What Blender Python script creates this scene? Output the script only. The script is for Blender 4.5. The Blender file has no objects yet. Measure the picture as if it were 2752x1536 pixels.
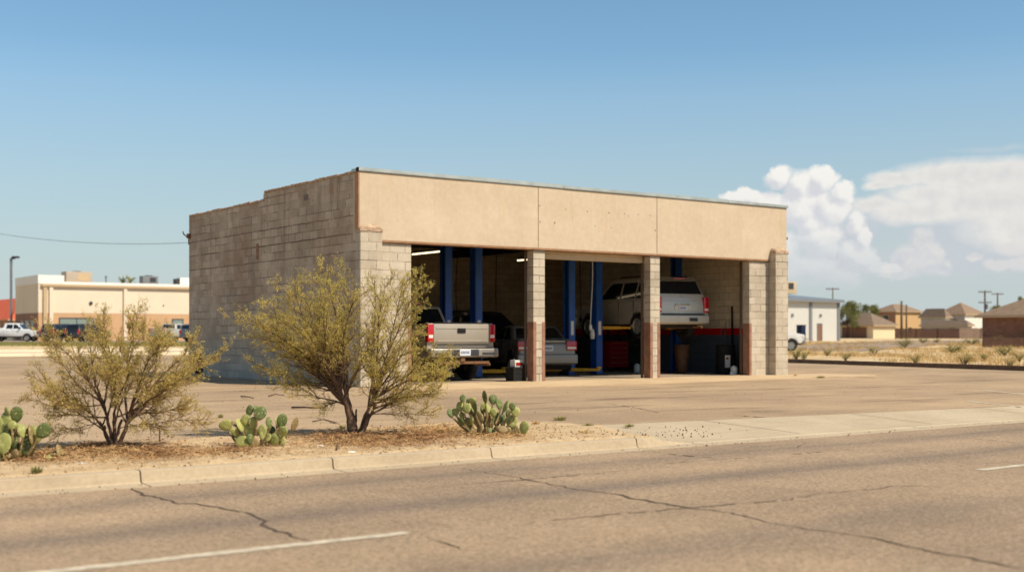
SKY_AIR,SKY_DUST,SKY_OZ=1.0,0.8,1.6
SKY_TINT=(.76,.918,.89,1); SKY_STR=.12; EXPO=.35; CLOUD_K=1/(SKY_STR*2**EXPO)
import bpy, bmesh, math, random
from mathutils import Vector, Matrix, noise as mnoise
R = math.radians
sc = bpy.context.scene
COL = sc.collection
rnd = random.Random(7)

# ------------------------------------------------------------------ geometry of the place
# origin = front left corner of the garage at slab level, x along its front, y into it, z up
F, CX, HOR, H = 3276.0, 1376.0, 897.0, 1.19
CAM = Vector((-13.06, -24.22, 1.19))
FW = Vector((0.581, 0.8139, 0)); RT = Vector((0.8139, -0.581, 0))
def G(px, py, z=0.0):
    Z = F*(H-z)/(py-HOR); X = (px-CX)/F*Z
    p = CAM + RT*X + FW*Z; return Vector((p.x, p.y, z))
def D(px, Z, z=0.0):                     # point at viewing distance Z
    p = CAM + RT*((px-CX)/F*Z) + FW*Z; return Vector((p.x, p.y, z))
def zat(py, Z): return H + (HOR-py)*Z/F
def rise(x, y):                          # the land climbs a little far from the garage
    d = math.hypot(x+13, y+24)
    t = min(1, max(0, (d-75)/75)); return 0.38*t*t*(3-2*t)

# ------------------------------------------------------------------ object helpers
def tag(o, label=None, cat=None, group=None, kind=None):
    if label: o['label'] = label
    if cat: o['category'] = cat
    if group: o['group'] = group
    if kind: o['kind'] = kind
    return o
def empty(name, loc=(0,0,0), rz=0, label=None, cat=None, group=None, scale=1):
    o = bpy.data.objects.new(name, None); COL.objects.link(o)
    o.location = loc; o.rotation_euler = (0,0,rz); o.scale = (scale,)*3
    o.empty_display_size = .2
    return tag(o, label, cat, group)
class MB:
    def __init__(s): s.v=[]; s.f=[]; s.m=[]; s.cur=0; s.sm=[]; s.smooth=False
    def add(s, vs, fs):
        n=len(s.v); s.v += [tuple(p) for p in vs]
        for f in fs: s.f.append([i+n for i in f]); s.m.append(s.cur); s.sm.append(s.smooth)
        return s
    def box(s, a, b, M=None):
        x0,y0,z0=a; x1,y1,z1=b
        if x0>x1:x0,x1=x1,x0
        if y0>y1:y0,y1=y1,y0
        if z0>z1:z0,z1=z1,z0
        vs=[(x0,y0,z0),(x1,y0,z0),(x1,y1,z0),(x0,y1,z0),(x0,y0,z1),(x1,y0,z1),(x1,y1,z1),(x0,y1,z1)]
        if M: vs=[M@Vector(p) for p in vs]
        return s.add(vs,[(0,3,2,1),(4,5,6,7),(0,1,5,4),(1,2,6,5),(2,3,7,6),(3,0,4,7)])
    def tube(s, pts, r, n=8, cap=True):
        pts=[Vector(p) for p in pts]; rs = r if isinstance(r,(list,tuple)) else [r]*len(pts)
        vs=[]; fs=[]; a=None
        for i,p in enumerate(pts):
            t=(pts[min(i+1,len(pts)-1)]-pts[max(i-1,0)])
            if t.length<1e-9: t=Vector((0,0,1))
            t.normalize()
            if a is None:
                a = t.orthogonal().normalized()
            else:
                a=(a-t*a.dot(t)); a = a.normalized() if a.length>1e-6 else t.orthogonal().normalized()
            b=t.cross(a)
            for k in range(n):
                q=2*math.pi*k/n; vs.append(p+(a*math.cos(q)+b*math.sin(q))*rs[i])
        for i in range(len(pts)-1):
            for k in range(n):
                k2=(k+1)%n; fs.append((i*n+k,i*n+k2,(i+1)*n+k2,(i+1)*n+k))
        if cap: fs.append(tuple(range(n-1,-1,-1))); fs.append(tuple((len(pts)-1)*n+k for k in range(n)))
        return s.add(vs,fs)
    def lathe(s, prof, n=20, M=None):     # profile of (radius, z)
        vs=[]; fs=[]
        for r,z in prof:
            for k in range(n):
                q=2*math.pi*k/n; vs.append(Vector((r*math.cos(q),r*math.sin(q),z)))
        if M: vs=[M@p for p in vs]
        for i in range(len(prof)-1):
            for k in range(n):
                k2=(k+1)%n; fs.append((i*n+k,i*n+k2,(i+1)*n+k2,(i+1)*n+k))
        return s.add(vs,fs)
    def prism(s, poly, x0, x1, fx=None):   # polygon of (y,z) pushed along x; fx(side,y,z)->x lets the flank lean
        n=len(poly); fx=fx or (lambda sd,y,z:(x0 if sd<0 else x1))
        vs=[(fx(-1,y,z),y,z) for y,z in poly]+[(fx(1,y,z),y,z) for y,z in poly]
        fs=[tuple(range(n)), tuple(range(2*n-1,n-1,-1))]
        for i in range(n):
            j=(i+1)%n; fs.append((i,i+n,j+n,j))
        return s.add(vs,fs)
    def build(s, name, mat, parent=None, bevel=0, seg=2, loc=None, rz=None, sub=0):
        me=bpy.data.meshes.new(name); me.from_pydata(s.v,[],s.f)
        mats = mat if isinstance(mat,(list,tuple)) else [mat]
        for m in mats: me.materials.append(m)
        me.polygons.foreach_set('material_index', s.m)
        me.polygons.foreach_set('use_smooth', s.sm)
        me.update()
        o=bpy.data.objects.new(name,me); COL.objects.link(o)
        if parent: o.parent=parent
        if loc is not None: o.location=loc
        if rz is not None: o.rotation_euler=(0,0,rz)
        if bevel or sub:
            bm=bmesh.new(); bm.from_mesh(me)
            bmesh.ops.recalc_face_normals(bm, faces=bm.faces)
            if bevel:
                es=[e for e in bm.edges if len(e.link_faces)==2 and e.calc_face_angle(0)>R(28)]
                bmesh.ops.bevel(bm, geom=es, offset=bevel, segments=seg, profile=.6, affect='EDGES', clamp_overlap=True)
                for f in bm.faces: f.smooth = True
            bm.to_mesh(me); bm.free()
            try: me.set_sharp_from_angle(angle=R(35))
            except Exception: pass
        elif not any(s.sm):
            bm=bmesh.new(); bm.from_mesh(me); bmesh.ops.recalc_face_normals(bm, faces=bm.faces); bm.to_mesh(me); bm.free()
        return o
def copy_tree(o, parent=None):
    c=o.copy(); COL.objects.link(c)
    if parent: c.parent=parent
    for ch in list(o.children): copy_tree(ch, c)
    return c
def setlabel(o, label): o['label']=label; return o

# ------------------------------------------------------------------ material helpers
def srgb(r,g,b):
    f=lambda c:(c/12.92 if c<=.04045 else ((c+.055)/1.055)**2.4)
    return (f(r/255),f(g/255),f(b/255),1)
class NT:
    def __init__(s,name,rough=.8,spec=.3,metal=0,coat=0):
        s.mat=bpy.data.materials.new(name); s.mat.use_nodes=True; s.t=s.mat.node_tree
        s.b=s.t.nodes['Principled BSDF']
        s.b.inputs['Roughness'].default_value=rough; s.b.inputs['Metallic'].default_value=metal
        s.b.inputs['Specular IOR Level'].default_value=spec; s.b.inputs['Coat Weight'].default_value=coat
    def n(s,typ,**kw):
        nd=s.t.nodes.new(typ)
        for k,v in kw.items():
            if k.startswith('i_'):
                key=k[2:]; key=int(key) if key.isdigit() else key.replace('_',' ')
                s.set(nd.inputs[key],v)
            else: setattr(nd,k,v)
        return nd
    def set(s,inp,v):
        if hasattr(v,'is_output') or isinstance(v,bpy.types.NodeSocket): s.t.links.new(v,inp)
        else: inp.default_value=v
    def math(s,op,a,b=0,c=None,clamp=False):
        nd=s.t.nodes.new('ShaderNodeMath'); nd.operation=op; nd.use_clamp=clamp
        s.set(nd.inputs[0],a); s.set(nd.inputs[1],b)
        if c is not None: s.set(nd.inputs[2],c)
        return nd.outputs[0]
    def mix(s,f,a,b,typ='MIX'):
        nd=s.t.nodes.new('ShaderNodeMix'); nd.data_type='RGBA'; nd.blend_type=typ; nd.clamp_factor=True
        s.set(nd.inputs[0],f); s.set(nd.inputs[6],a); s.set(nd.inputs[7],b); return nd.outputs[2]
    def noise(s,vec,scale,detail=4,rough=.55,dist=0):
        nd=s.n('ShaderNodeTexNoise'); s.t.links.new(vec,nd.inputs['Vector'])
        nd.inputs['Scale'].default_value=scale; nd.inputs['Detail'].default_value=detail
        nd.inputs['Roughness'].default_value=rough; nd.inputs['Distortion'].default_value=dist
        return nd.outputs['Fac']
    def ramp(s,f,a,b,ca=0,cb=1):
        nd=s.n('ShaderNodeMapRange'); nd.clamp=True; s.set(nd.inputs[0],f)
        nd.inputs[1].default_value=a; nd.inputs[2].default_value=b; nd.inputs[3].default_value=ca; nd.inputs[4].default_value=cb
        return nd.outputs[0]
    def pos(s,obj=False):
        if obj: return s.n('ShaderNodeTexCoord').outputs['Object']
        return s.n('ShaderNodeNewGeometry').outputs['Position']
    def mapv(s,vec,scale=(1,1,1),rot=(0,0,0),loc=(0,0,0)):
        nd=s.n('ShaderNodeMapping'); s.t.links.new(vec,nd.inputs[0])
        nd.inputs['Scale'].default_value=scale; nd.inputs['Rotation'].default_value=rot; nd.inputs['Location'].default_value=loc
        return nd.outputs[0]
    def sep(s,vec):
        nd=s.n('ShaderNodeSeparateXYZ'); s.t.links.new(vec,nd.inputs[0]); return nd.outputs
    def comb(s,x,y,z):
        nd=s.n('ShaderNodeCombineXYZ'); s.set(nd.inputs[0],x); s.set(nd.inputs[1],y); s.set(nd.inputs[2],z); return nd.outputs[0]
    def col(s,c): s.set(s.b.inputs['Base Color'],c); return s
    def bump(s,h,strength=.3,dist=.02):
        nd=s.n('ShaderNodeBump'); s.set(nd.inputs['Height'],h); nd.inputs['Strength'].default_value=strength
        nd.inputs['Distance'].default_value=dist; s.t.links.new(nd.outputs[0],s.b.inputs['Normal']); return s
def plain(name,c,rough=.7,spec=.3,metal=0,coat=0,vary=.12,scale=6,obj=True,bump=0):
    m=NT(name,rough,spec,metal,coat); v=m.pos(obj)
    n=m.noise(v,scale,5,.6)
    f=m.ramp(n,.3,.7,1-vary,1+vary*.6)
    m.col(m.mix(1,c,m.comb(f,f,f),'MULTIPLY'))
    if bump: m.bump(m.noise(v,scale*8,4),bump,.01)
    return m.mat

# ------------------------------------------------------------------ materials
def block_mat(name, c1, c2, mortar, stain=None, darkj=.0, mort=.010, drips=False, paintz=None):
    m=NT(name,.92,.15); g=m.n('ShaderNodeNewGeometry'); p=m.sep(g.outputs['Position']); nn=m.sep(g.outputs['True Normal'])
    side=m.math('GREATER_THAN',m.math('ABSOLUTE',nn[0]),.5)
    along=m.math('ADD',m.math('MULTIPLY',side,p[1]),m.math('MULTIPLY',m.math('SUBTRACT',1,side),p[0]))
    wob=m.noise(g.outputs['Position'],2.2,2); wob2=m.math('MULTIPLY',m.math('SUBTRACT',wob,.5),.025)
    v=m.comb(m.math('ADD',along,wob2),m.math('ADD',p[2],m.math('MULTIPLY',wob2,.6)),0)
    br=m.n('ShaderNodeTexBrick'); m.t.links.new(v,br.inputs['Vector'])
    br.offset=.5; br.inputs['Scale'].default_value=1; br.inputs['Brick Width'].default_value=.405; br.inputs['Row Height'].default_value=.2032
    br.inputs['Mortar Size'].default_value=mort; br.inputs['Mortar Smooth'].default_value=.35; br.inputs['Bias'].default_value=0
    br.inputs['Color1'].default_value=c1; br.inputs['Color2'].default_value=c2
    n1=m.noise(g.outputs['Position'],.9,5,.6); n2=m.noise(g.outputs['Position'],14,6,.65)
    # joints: mostly struck flush and pale, open and dark along some courses
    jn=m.noise(m.comb(m.math('MULTIPLY',along,.7),m.math('MULTIPLY',p[2],5.0),1.3),1.0,3,.6)
    jd=m.ramp(jn,.46-darkj,.56-darkj)
    mcol=m.mix(jd,mortar,(mortar[0]*.42,mortar[1]*.38,mortar[2]*.34,1))
    br.inputs['Mortar'].default_value=mortar
    base=m.mix(br.outputs['Fac'],br.outputs['Color'],mcol)
    f=m.ramp(n1,.3,.72,.78,1.12); base=m.mix(1,base,m.comb(f,f,f),'MULTIPLY')
    f=m.ramp(n2,.25,.75,.86,1.1); base=m.mix(1,base,m.comb(f,f,f),'MULTIPLY')
    if drips:
        vn=m.noise(m.comb(m.math('MULTIPLY',along,2.2),m.math('MULTIPLY',p[2],.55),5),1.0,5,.65)
        base=m.mix(m.ramp(vn,.5,.72,0,.5),base,srgb(120,106,90))
        pale=m.noise(m.comb(m.math('MULTIPLY',along,.45),m.math('MULTIPLY',p[2],.8),15),1.0,5,.6)
        base=m.mix(m.ramp(pale,.55,.72,0,.4),base,srgb(214,202,182))
        low=m.ramp(p[2],1.5,.1,0,.55); base=m.mix(low,base,srgb(168,164,156))
        # three courses whose bed joints have opened
        for zc in (3.455,3.86,3.05):
            wob3=m.math('MULTIPLY',m.math('SUBTRACT',wob,.5),.05)
            dz=m.math('ABSOLUTE',m.math('SUBTRACT',m.math('ADD',p[2],wob3),zc))
            base=m.mix(m.math('MULTIPLY',m.ramp(dz,.006,.02,.85,0),m.ramp(m.noise(m.comb(along,zc,0),1.3,3,.6),.38,.52,0,1 if zc<3.5 and zc>3.4 else .7)),base,srgb(70,56,44))
    if stain:
        s1=m.noise(m.comb(m.math('MULTIPLY',along,.55),m.math('MULTIPLY',p[2],.5),4),1.0,5,.65)
        base=m.mix(m.ramp(s1,.5,.7,0,.75),base,stain)
    if drips:
        s2=m.noise(m.comb(m.math('MULTIPLY',along,5),m.math('MULTIPLY',p[2],.35),9),1.0,4,.6)
        base=m.mix(m.math('MULTIPLY',m.ramp(s2,.56,.74,0,.55),m.ramp(p[2],1.5,4.6)),base,srgb(96,66,48))
        pit=m.n('ShaderNodeTexVoronoi'); m.t.links.new(g.outputs['Position'],pit.inputs['Vector']); pit.inputs['Scale'].default_value=3.1
        base=m.mix(m.ramp(pit.outputs['Distance'],.05,.075,.85,0),base,srgb(40,32,26))
    if paintz:
        z0,z1,ca,cb=paintz
        k=m.math('LESS_THAN',p[2],z1); base=m.mix(k,base,ca)
        k=m.math('LESS_THAN',p[2],z0); base=m.mix(k,base,cb)
    m.col(base)
    hgt=m.math('SUBTRACT',m.math('MULTIPLY',n2,.35),m.math('MULTIPLY',br.outputs['Fac'],m.math('ADD',.4,jd)))
    m.bump(hgt,.9,.012)
    return m.mat
M={}
M['block_side']=block_mat('grey_block', srgb(198,180,156), srgb(174,156,132), srgb(186,168,144), stain=srgb(148,122,98), darkj=-.02, drips=True, mort=.009)
M['block_front']=block_mat('pale_block', srgb(194,180,158), srgb(178,163,141), srgb(172,157,135), darkj=-.05, mort=.009)
M['block_in']=block_mat('painted_inner_block', srgb(242,226,198), srgb(230,213,184), srgb(196,176,146), darkj=-.1, mort=.007,
    paintz=(1.17,1.37,srgb(200,20,22),srgb(88,94,102)))
M['block_back']=block_mat('painted_back_block', srgb(196,174,142), srgb(184,162,130), srgb(150,130,102), darkj=-.1, mort=.006)
def stucco():
    m=NT('stucco_panel',.93,.12); v=m.pos(); n1=m.noise(v,.7,6,.62,.4); n2=m.noise(v,9,5,.6); n3=m.noise(v,60,3)
    c=m.mix(m.ramp(n1,.35,.7),srgb(192,172,145),srgb(200,181,155))
    st=m.noise(m.mapv(v,(3,3,.5)),1.2,4); c=m.mix(m.ramp(st,.55,.78,0,.4),c,srgb(192,166,132))
    f=m.ramp(n2,.25,.75,.93,1.05); c=m.mix(1,c,m.comb(f,f,f),'MULTIPLY')
    rs=m.noise(m.mapv(v,(2.6,1,.22),loc=(3,0,0)),2.0,5,.65); c=m.mix(m.math('MULTIPLY',m.ramp(rs,.55,.75,0,.42),m.ramp(m.sep(v)[2],3.4,4.8,.35,1)),c,srgb(168,140,110))
    pt=m.noise(m.mapv(v,(.8,1,1.4),loc=(7,2,1)),1.0,2,.4); c=m.mix(m.ramp(pt,.60,.66,0,.12),c,srgb(222,204,176))
    vo=m.n('ShaderNodeTexVoronoi'); m.t.links.new(v,vo.inputs['Vector']); vo.inputs['Scale'].default_value=2.3
    c=m.mix(m.ramp(vo.outputs['Distance'],.025,.05,.6,0),c,srgb(140,108,78))
    m.col(c).bump(m.math('ADD',m.math('MULTIPLY',n2,.6),m.math('MULTIPLY',n3,.5)),.35,.02); return m.mat
M['stucco']=stucco()
M['stucco_end']=plain('stucco_edge',srgb(172,132,98),.9,vary=.2)
M['flash']=plain('metal_flashing',srgb(176,180,172),.45,.5,.4,vary=.2,scale=3)
M['brick_cap']=plain('weathered_cap',srgb(178,150,122),.95,vary=.45,scale=9,bump=.5,obj=False)
M['steel_tan']=plain('rusty_tan_steel',srgb(150,112,80),.7,vary=.25)
M['guard']=plain('guard_paint',srgb(148,108,86),.75,vary=.3,scale=5,obj=False)
M['joint']=plain('joint_brown',srgb(126,98,72),.9)  # even brown of the panel and slab joints
M['black']=plain('black_rubber',srgb(26,25,24),.8)
M['hole']=plain('dark_hole',srgb(50,36,26),.95)
M['roofing']=plain('roofing',srgb(214,206,190),.9)
M['joist']=plain('dark_joist',srgb(44,46,54),.7)
M['door_curtain']=plain('door_curtain',srgb(196,176,144),.6,vary=.08)
M['lift_blue']=plain('lift_blue',srgb(14,74,150),.45,.5,vary=.25,scale=3)
M['lift_dark']=plain('lift_channel',srgb(20,32,56),.6)
M['yellow']=plain('arm_yellow',srgb(214,156,28),.5,.4,vary=.2)
M['white_plastic']=plain('white_plastic',srgb(212,208,198),.5,vary=.08)
M['red_paint']=plain('red_cabinet',srgb(150,22,20),.4,.5)
M['chrome']=plain('dull_chrome',srgb(176,168,156),.32,.5,.6,vary=.15)
M['plate']=plain('number_plate',srgb(206,208,212),.5,vary=.06)
M['plate_ink']=plain('plate_ink',srgb(60,70,110),.6)
M['tyre']=plain('tyre',srgb(34,32,30),.85,vary=.2)
M['rim']=plain('alloy_rim',srgb(168,166,162),.35,.5,.6)
M['under']=plain('underbody',srgb(40,32,26),.8,vary=.4)
M['rust']=plain('rusty_pipe',srgb(120,84,56),.7,vary=.3)
def glass(name,c=(.012,.014,.016,1),rough=.06):
    m=NT(name,rough,.55); m.col(c); return m.mat
M['glass']=glass('dark_glass')
M['glass_pale']=glass('pale_pane',srgb(126,138,128),.25)
def lamp_red(name,c):
    m=NT(name,.18,.5); m.col(c); m.b.inputs['Coat Weight'].default_value=.5; return m.mat
M['lens_red']=lamp_red('red_lens',srgb(178,16,26)); M['lens_clear']=lamp_red('clear_lens',srgb(222,214,204)); M['lens_amber']=lamp_red('amber_lens',srgb(220,120,40))
def paint(name,c,rough=.36,metal=.35,coat=.4):
    m=NT(name,rough,.45,metal,coat); v=m.pos(True); n=m.noise(v,1.6,5,.6); z=m.sep(v)[2]
    d=m.math('MULTIPLY',m.ramp(n,.35,.7,.1,.5),m.ramp(z,1.1,.3,.15,1))
    m.col(m.mix(d,c,srgb(150,126,98))); m.set(m.b.inputs['Roughness'],m.ramp(n,.3,.7,rough,rough+.25)); return m.mat
M['p_tan']=paint('pewter_paint',srgb(168,158,142)); M['p_silver']=paint('silver_paint',srgb(196,190,176)); M['p_white']=paint('white_paint',srgb(226,226,222),.3,0,.5)
M['p_black']=paint('black_paint',srgb(20,21,23),.25,.1,.6); M['p_navy']=paint('navy_paint',srgb(38,44,54),.25,.2,.6); M['p_grey']=paint('grey_paint',srgb(110,112,114),.3,.3)
M['cable']=plain('faded_cable',srgb(138,150,160),.8)
M['p_sedan']=paint('sedan_paint',srgb(140,137,130))
def tube_lit():
    m=NT('lit_tube',.5); m.col(srgb(240,225,190)); m.b.inputs['Emission Color'].default_value=(1,.78,.48,1); m.b.inputs['Emission Strength'].default_value=2.0; return m.mat
M['tube']=tube_lit()
M['wood']=plain('weathered_pole',srgb(96,82,68),.9,vary=.2)
M['steel_grey']=plain('grey_steel',srgb(120,122,124),.6,vary=.15)
M['steel_dark']=plain('dark_steel',srgb(58,58,60),.6)

# ground materials -----------------------------------------------------------
def m_sand():
    m=NT('desert_ground',.97,.08); v=m.pos(); p=m.sep(v)
    a=m.noise(v,.35,6,.6); b=m.noise(v,3.5,6,.65); c=m.noise(v,38,3,.6)
    base=m.mix(m.ramp(b,.35,.68),srgb(176,146,108),srgb(202,176,138))
    far=m.ramp(p[0],16,23)               # the dry field beyond the lot
    fld=m.mix(m.ramp(a,.35,.65),srgb(180,148,106),srgb(214,190,150)); fld=m.mix(m.ramp(b,.55,.7,0,.6),fld,srgb(150,128,76))
    y=m.ramp(p[1],30,60); far=m.math('MAXIMUM',far,y)
    base=m.mix(far,base,fld)
    vo=m.n('ShaderNodeTexVoronoi'); m.t.links.new(v,vo.inputs['Vector']); vo.inputs['Scale'].default_value=26
    peb=m.ramp(vo.outputs['Distance'],.10,.2,1,0); cc=m.sep(vo.outputs['Color'])
    base=m.mix(m.math('MULTIPLY',peb,m.math('GREATER_THAN',cc[0],.72)),base,m.mix(cc[1],srgb(120,88,62),srgb(234,212,176)))
    f=m.ramp(c,.2,.8,.82,1.12); base=m.mix(1,base,m.comb(f,f,f),'MULTIPLY')
    m.col(base).bump(m.math('ADD',b,m.math('MULTIPLY',c,.5)),.6,.03); return m.mat
M['sand']=m_sand()
def m_asphalt(name, road):
    m=NT(name,.93,.18); v=m.pos(); p=m.sep(v)
    big=m.noise(v,.22,5,.6); mid=m.noise(v,1.6,6,.65); fine=m.noise(v,95,3,.7); fine2=m.noise(v,30,4,.7)
    if road:
        base=m.mix(m.ramp(big,.35,.68),srgb(144,122,98),srgb(168,142,112))
        wv=m.comb(m.math('MULTIPLY',p[0],.05),m.math('MULTIPLY',p[1],1),0)
        band=m.noise(wv,1.35,3,.55)
        yy=m.math('ADD',p[1],m.math('MULTIPLY',m.math('SUBTRACT',big,.5),.8))
        t=None
        for c0,w0,s0 in ((-14.75,.32,.75),(-16.25,.34,.95),(-18.75,.4,.6),(-20.6,.45,.55)):
            g=m.ramp(m.math('ABSOLUTE',m.math('SUBTRACT',yy,c0)),0,w0*1.5,s0,0)
            t=g if t is None else m.math('MAXIMUM',t,g)
        t=m.math('MULTIPLY',t,m.ramp(m.noise(wv,2.6,4,.6),.3,.62,.6,1))
        base=m.mix(m.math('MULTIPLY',t,.85),base,srgb(112,98,86))
        ln=m.noise(m.comb(m.math('MULTIPLY',p[0],.12),m.math('MULTIPLY',p[1],6),3),1.0,4,.6)
        base=m.mix(m.math('MULTIPLY',m.ramp(ln,.63,.72,0,.5),m.ramp(mid,.4,.6)),base,srgb(86,76,66))
        base=m.mix(m.ramp(band,.56,.75,0,.35),base,srgb(172,144,108))
    else:
        base=m.mix(m.ramp(big,.35,.66),srgb(150,126,99),srgb(176,149,116))
        st=m.noise(m.comb(m.math('MULTIPLY',p[0],.25),m.math('MULTIPLY',p[1],1.3),2),1.0,5,.62)
        base=m.mix(m.ramp(st,.55,.68,0,.75),base,srgb(112,90,68))
        base=m.mix(m.ramp(m.noise(m.comb(m.math('MULTIPLY',p[0],.4),m.math('MULTIPLY',p[1],1.1),7),1.4,5,.6),.55,.7,0,.55),base,srgb(184,156,120))
        lf=m.ramp(p[0],-4,-14); base=m.mix(m.math('MULTIPLY',lf,.75),base,srgb(190,162,128))
    f=m.ramp(mid,.25,.75,.9,1.08); base=m.mix(1,base,m.comb(f,f,f),'MULTIPLY')
    f=m.ramp(fine,.25,.75,.5,1.5); base=m.mix(1,base,m.comb(f,f,f),'MULTIPLY')
    f=m.ramp(fine2,.3,.7,.62,1.36); base=m.mix(1,base,m.comb(f,f,f),'MULTIPLY')
    vo=m.n('ShaderNodeTexVoronoi'); m.t.links.new(v,vo.inputs['Vector']); vo.inputs['Scale'].default_value=9 if not road else 7
    cc=m.sep(vo.outputs['Color'])
    base=m.mix(m.math('MULTIPLY',m.ramp(vo.outputs['Distance'],.04,.09,.8,0),m.math('GREATER_THAN',cc[0],.8)),base,srgb(74,58,46))
    m.col(base).bump(m.math('ADD',fine2,m.math('MULTIPLY',fine,.6)),.5,.012); return m.mat
M['road']=m_asphalt('road_asphalt',True); M['lot']=m_asphalt('lot_asphalt',False)
def m_conc(name,c1,c2,scale=1.0):
    m=NT(name,.93,.15); v=m.pos(); a=m.noise(v,.8*scale,6,.62); b=m.noise(v,24,5,.65); st=m.noise(m.mapv(v,(.5,5,3)),1,5,.6)
    base=m.mix(m.ramp(a,.33,.68),c1,c2); base=m.mix(m.ramp(st,.58,.74,0,.4),base,srgb(150,130,106))
    f=m.ramp(b,.25,.75,.86,1.1); base=m.mix(1,base,m.comb(f,f,f),'MULTIPLY')
    vo=m.n('ShaderNodeTexVoronoi'); m.t.links.new(v,vo.inputs['Vector']); vo.inputs['Scale'].default_value=7
    cc=m.sep(vo.outputs['Color'])
    base=m.mix(m.math('MULTIPLY',m.ramp(vo.outputs['Distance'],.05,.09,.7,0),m.math('GREATER_THAN',cc[0],.85)),base,srgb(96,74,56))
    m.col(base).bump(b,.35,.008); return m.mat
M['kerb']=m_conc('kerb_concrete',srgb(172,152,124),srgb(186,166,136))
M['drive']=m_conc('driveway_concrete',srgb(170,150,122),srgb(186,167,138))
M['apron']=m_conc('apron_concrete',srgb(184,156,120),srgb(202,174,136),.7)
M['floor_in']=m_conc('garage_floor',srgb(140,124,104),srgb(162,144,120))
M['line']=plain('worn_line_paint',srgb(196,180,154),.85,vary=.35,scale=9,obj=False)
M['crack']=plain('crack_dark',srgb(88,72,58),.98,vary=.3,scale=5,obj=False)
M['straw']=plain('dry_straw',srgb(188,150,100),.95,vary=.5,scale=11,obj=False)
M['litter']=plain('brown_litter',srgb(154,114,76),.95,vary=.6,scale=9,obj=False)
M['stone']=plain('loose_stone',srgb(170,142,108),.95,vary=.45,scale=13,obj=False)
M['clod']=plain('dark_clod',srgb(98,72,52),.95,vary=.4,scale=13,obj=False)
# ================================================================== SETTING
def struct(o,label=None): o['kind']='structure'; return o
# ground: one sheet out to the horizon, stepped down under the road
def ground():
    xs=[-2500,-1200,-600,-300,-180,-120]+[-90+i*6 for i in range(13)]+[-15+i*1.0 for i in range(12)]+[-4.0,-3.85,-3.5,-3.0]+[-2+i for i in range(8)]+[6+i*4 for i in range(30)]+[130,150,180,240,400,800,1500,2600]
    ys=[-2500,-600,-100,-40,-26.1,-26.0,-20,-13.72,-13.66]+[-13.4+.35*i for i in range(9)]+[-10,-8,-6,-4,-2,0,3,6,9,12,16,20]+[25+5*i for i in range(28)]+[180,220,300,500,900,1600,2800]
    b=MB()
    for y in ys:
        for x in xs:
            if -26.05<y<-13.7: z=-.14
            else:
                z=rise(x,y)-.03
                if x>-3.9 and -13.7<y<-11.9: z=-.092+.10*max(0,min(1,(y+13.585)/1.5))-.05
            b.v.append((x,y,z))
    n=len(xs)
    for j in range(len(ys)-1):
        for i in range(n-1):
            b.f.append([j*n+i,j*n+i+1,(j+1)*n+i+1,(j+1)*n+i]); b.m.append(0); b.sm.append(True)
    return struct(b.build('ground',M['sand']))
ground()
def sheet(name,poly,z,mat,fn=None,parent=None):
    b=MB(); b.add([(x,y,z if fn is None else fn(x,y)) for x,y in poly],[tuple(range(len(poly)))])
    o=b.build(name,mat,parent); return o
RZ=-.11
road=struct(sheet('road',[(-300,-26.5),(400,-26.5),(400,-13.9),(-300,-13.9)],RZ,M['road']))
# worn lane dashes
def jag(a,b,n,amp,seed):
    r=random.Random(seed); return [(a+(b-a)*i/n, r.uniform(-amp,amp)) for i in range(n+1)]
def dash(x0,x1,yc,w=.055):
    top=[(x,yc+w+d) for x,d in jag(x0,x1,30,.006,1)]; bot=[(x,yc-w+d) for x,d in jag(x1,x0,30,.006,2)]
    b=MB(); vs=[(x,y,RZ+.004) for x,y in bot[::-1]]+[(x,y,RZ+.004) for x,y in top]; n=31
    b.add(vs,[(i,i+1,n+i+1,n+i) for i in range(n-1)]); return b.build('lane_line',M['line'],road)
for k in range(-4,6): dash(-12.05+9.4*k,-8.98+9.4*k,-17.33)
# cracks
def crack(pts,w,seed,par=road,z=None,gaps=0.0):
    z=RZ if z is None else z
    r=random.Random(seed); P=[G(x,y,z) for x,y in pts]; L=[]
    for a,b_ in zip(P,P[1:]):
        n=max(2,int((b_-a).length/.07))
        d=(b_-a).normalized(); s=Vector((-d.y,d.x,0))
        for i in range(n): L.append(a.lerp(b_,i/n)+s*r.uniform(-.022,.022))
    L.append(P[-1]); b=MB(); ww=[]
    cur=1
    for i in range(len(L)):
        cur=max(.4,min(1.5,cur+r.uniform(-.3,.3))); e=min(1,i/6,(len(L)-1-i)/6); ww.append(w*cur*max(e,.05))
    for i,p in enumerate(L):
        d=(L[min(i+1,len(L)-1)]-L[max(i-1,0)]).normalized(); s=Vector((-d.y,d.x,0))*ww[i]
        b.v+= [tuple(p+s+Vector((0,0,.004))),tuple(p-s+Vector((0,0,.004)))]
    for i in range(len(L)-1):
        if r.random()<gaps: continue
        b.f.append([2*i,2*i+1,2*i+3,2*i+2]); b.m.append(0); b.sm.append(False)
    return b.build('crack',M['crack'],par)
c2=lambda L:[(x/1.872,1200+y/1.872) for x,y in L]; c3=lambda L:[(1376+x/1.872,1000+y/1.872) for x,y in L]
crack(c2([(640,200),(720,240),(850,268),(895,288),(1000,285),(1060,300),(1190,322),(1240,328),(1340,372),(1324,400),(1400,425),(1500,458),(1570,482)]),.009,1)
crack(c2([(2080,360),(2200,385),(2290,410),(2365,420)]),.006,4,gaps=.3); crack(c2([(2145,460),(2290,505),(2410,528)]),.010,5,gaps=.15)
crack(c2([(2300,105),(2400,124),(2590,150)])+c3([(140,552),(330,590),(520,612),(620,636),(700,650),(860,678),(1100,705),(1180,728),(1270,750),(1500,790),(1830,832),(2000,880),(2300,935),(2640,1000)]),.0125,8)
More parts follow.
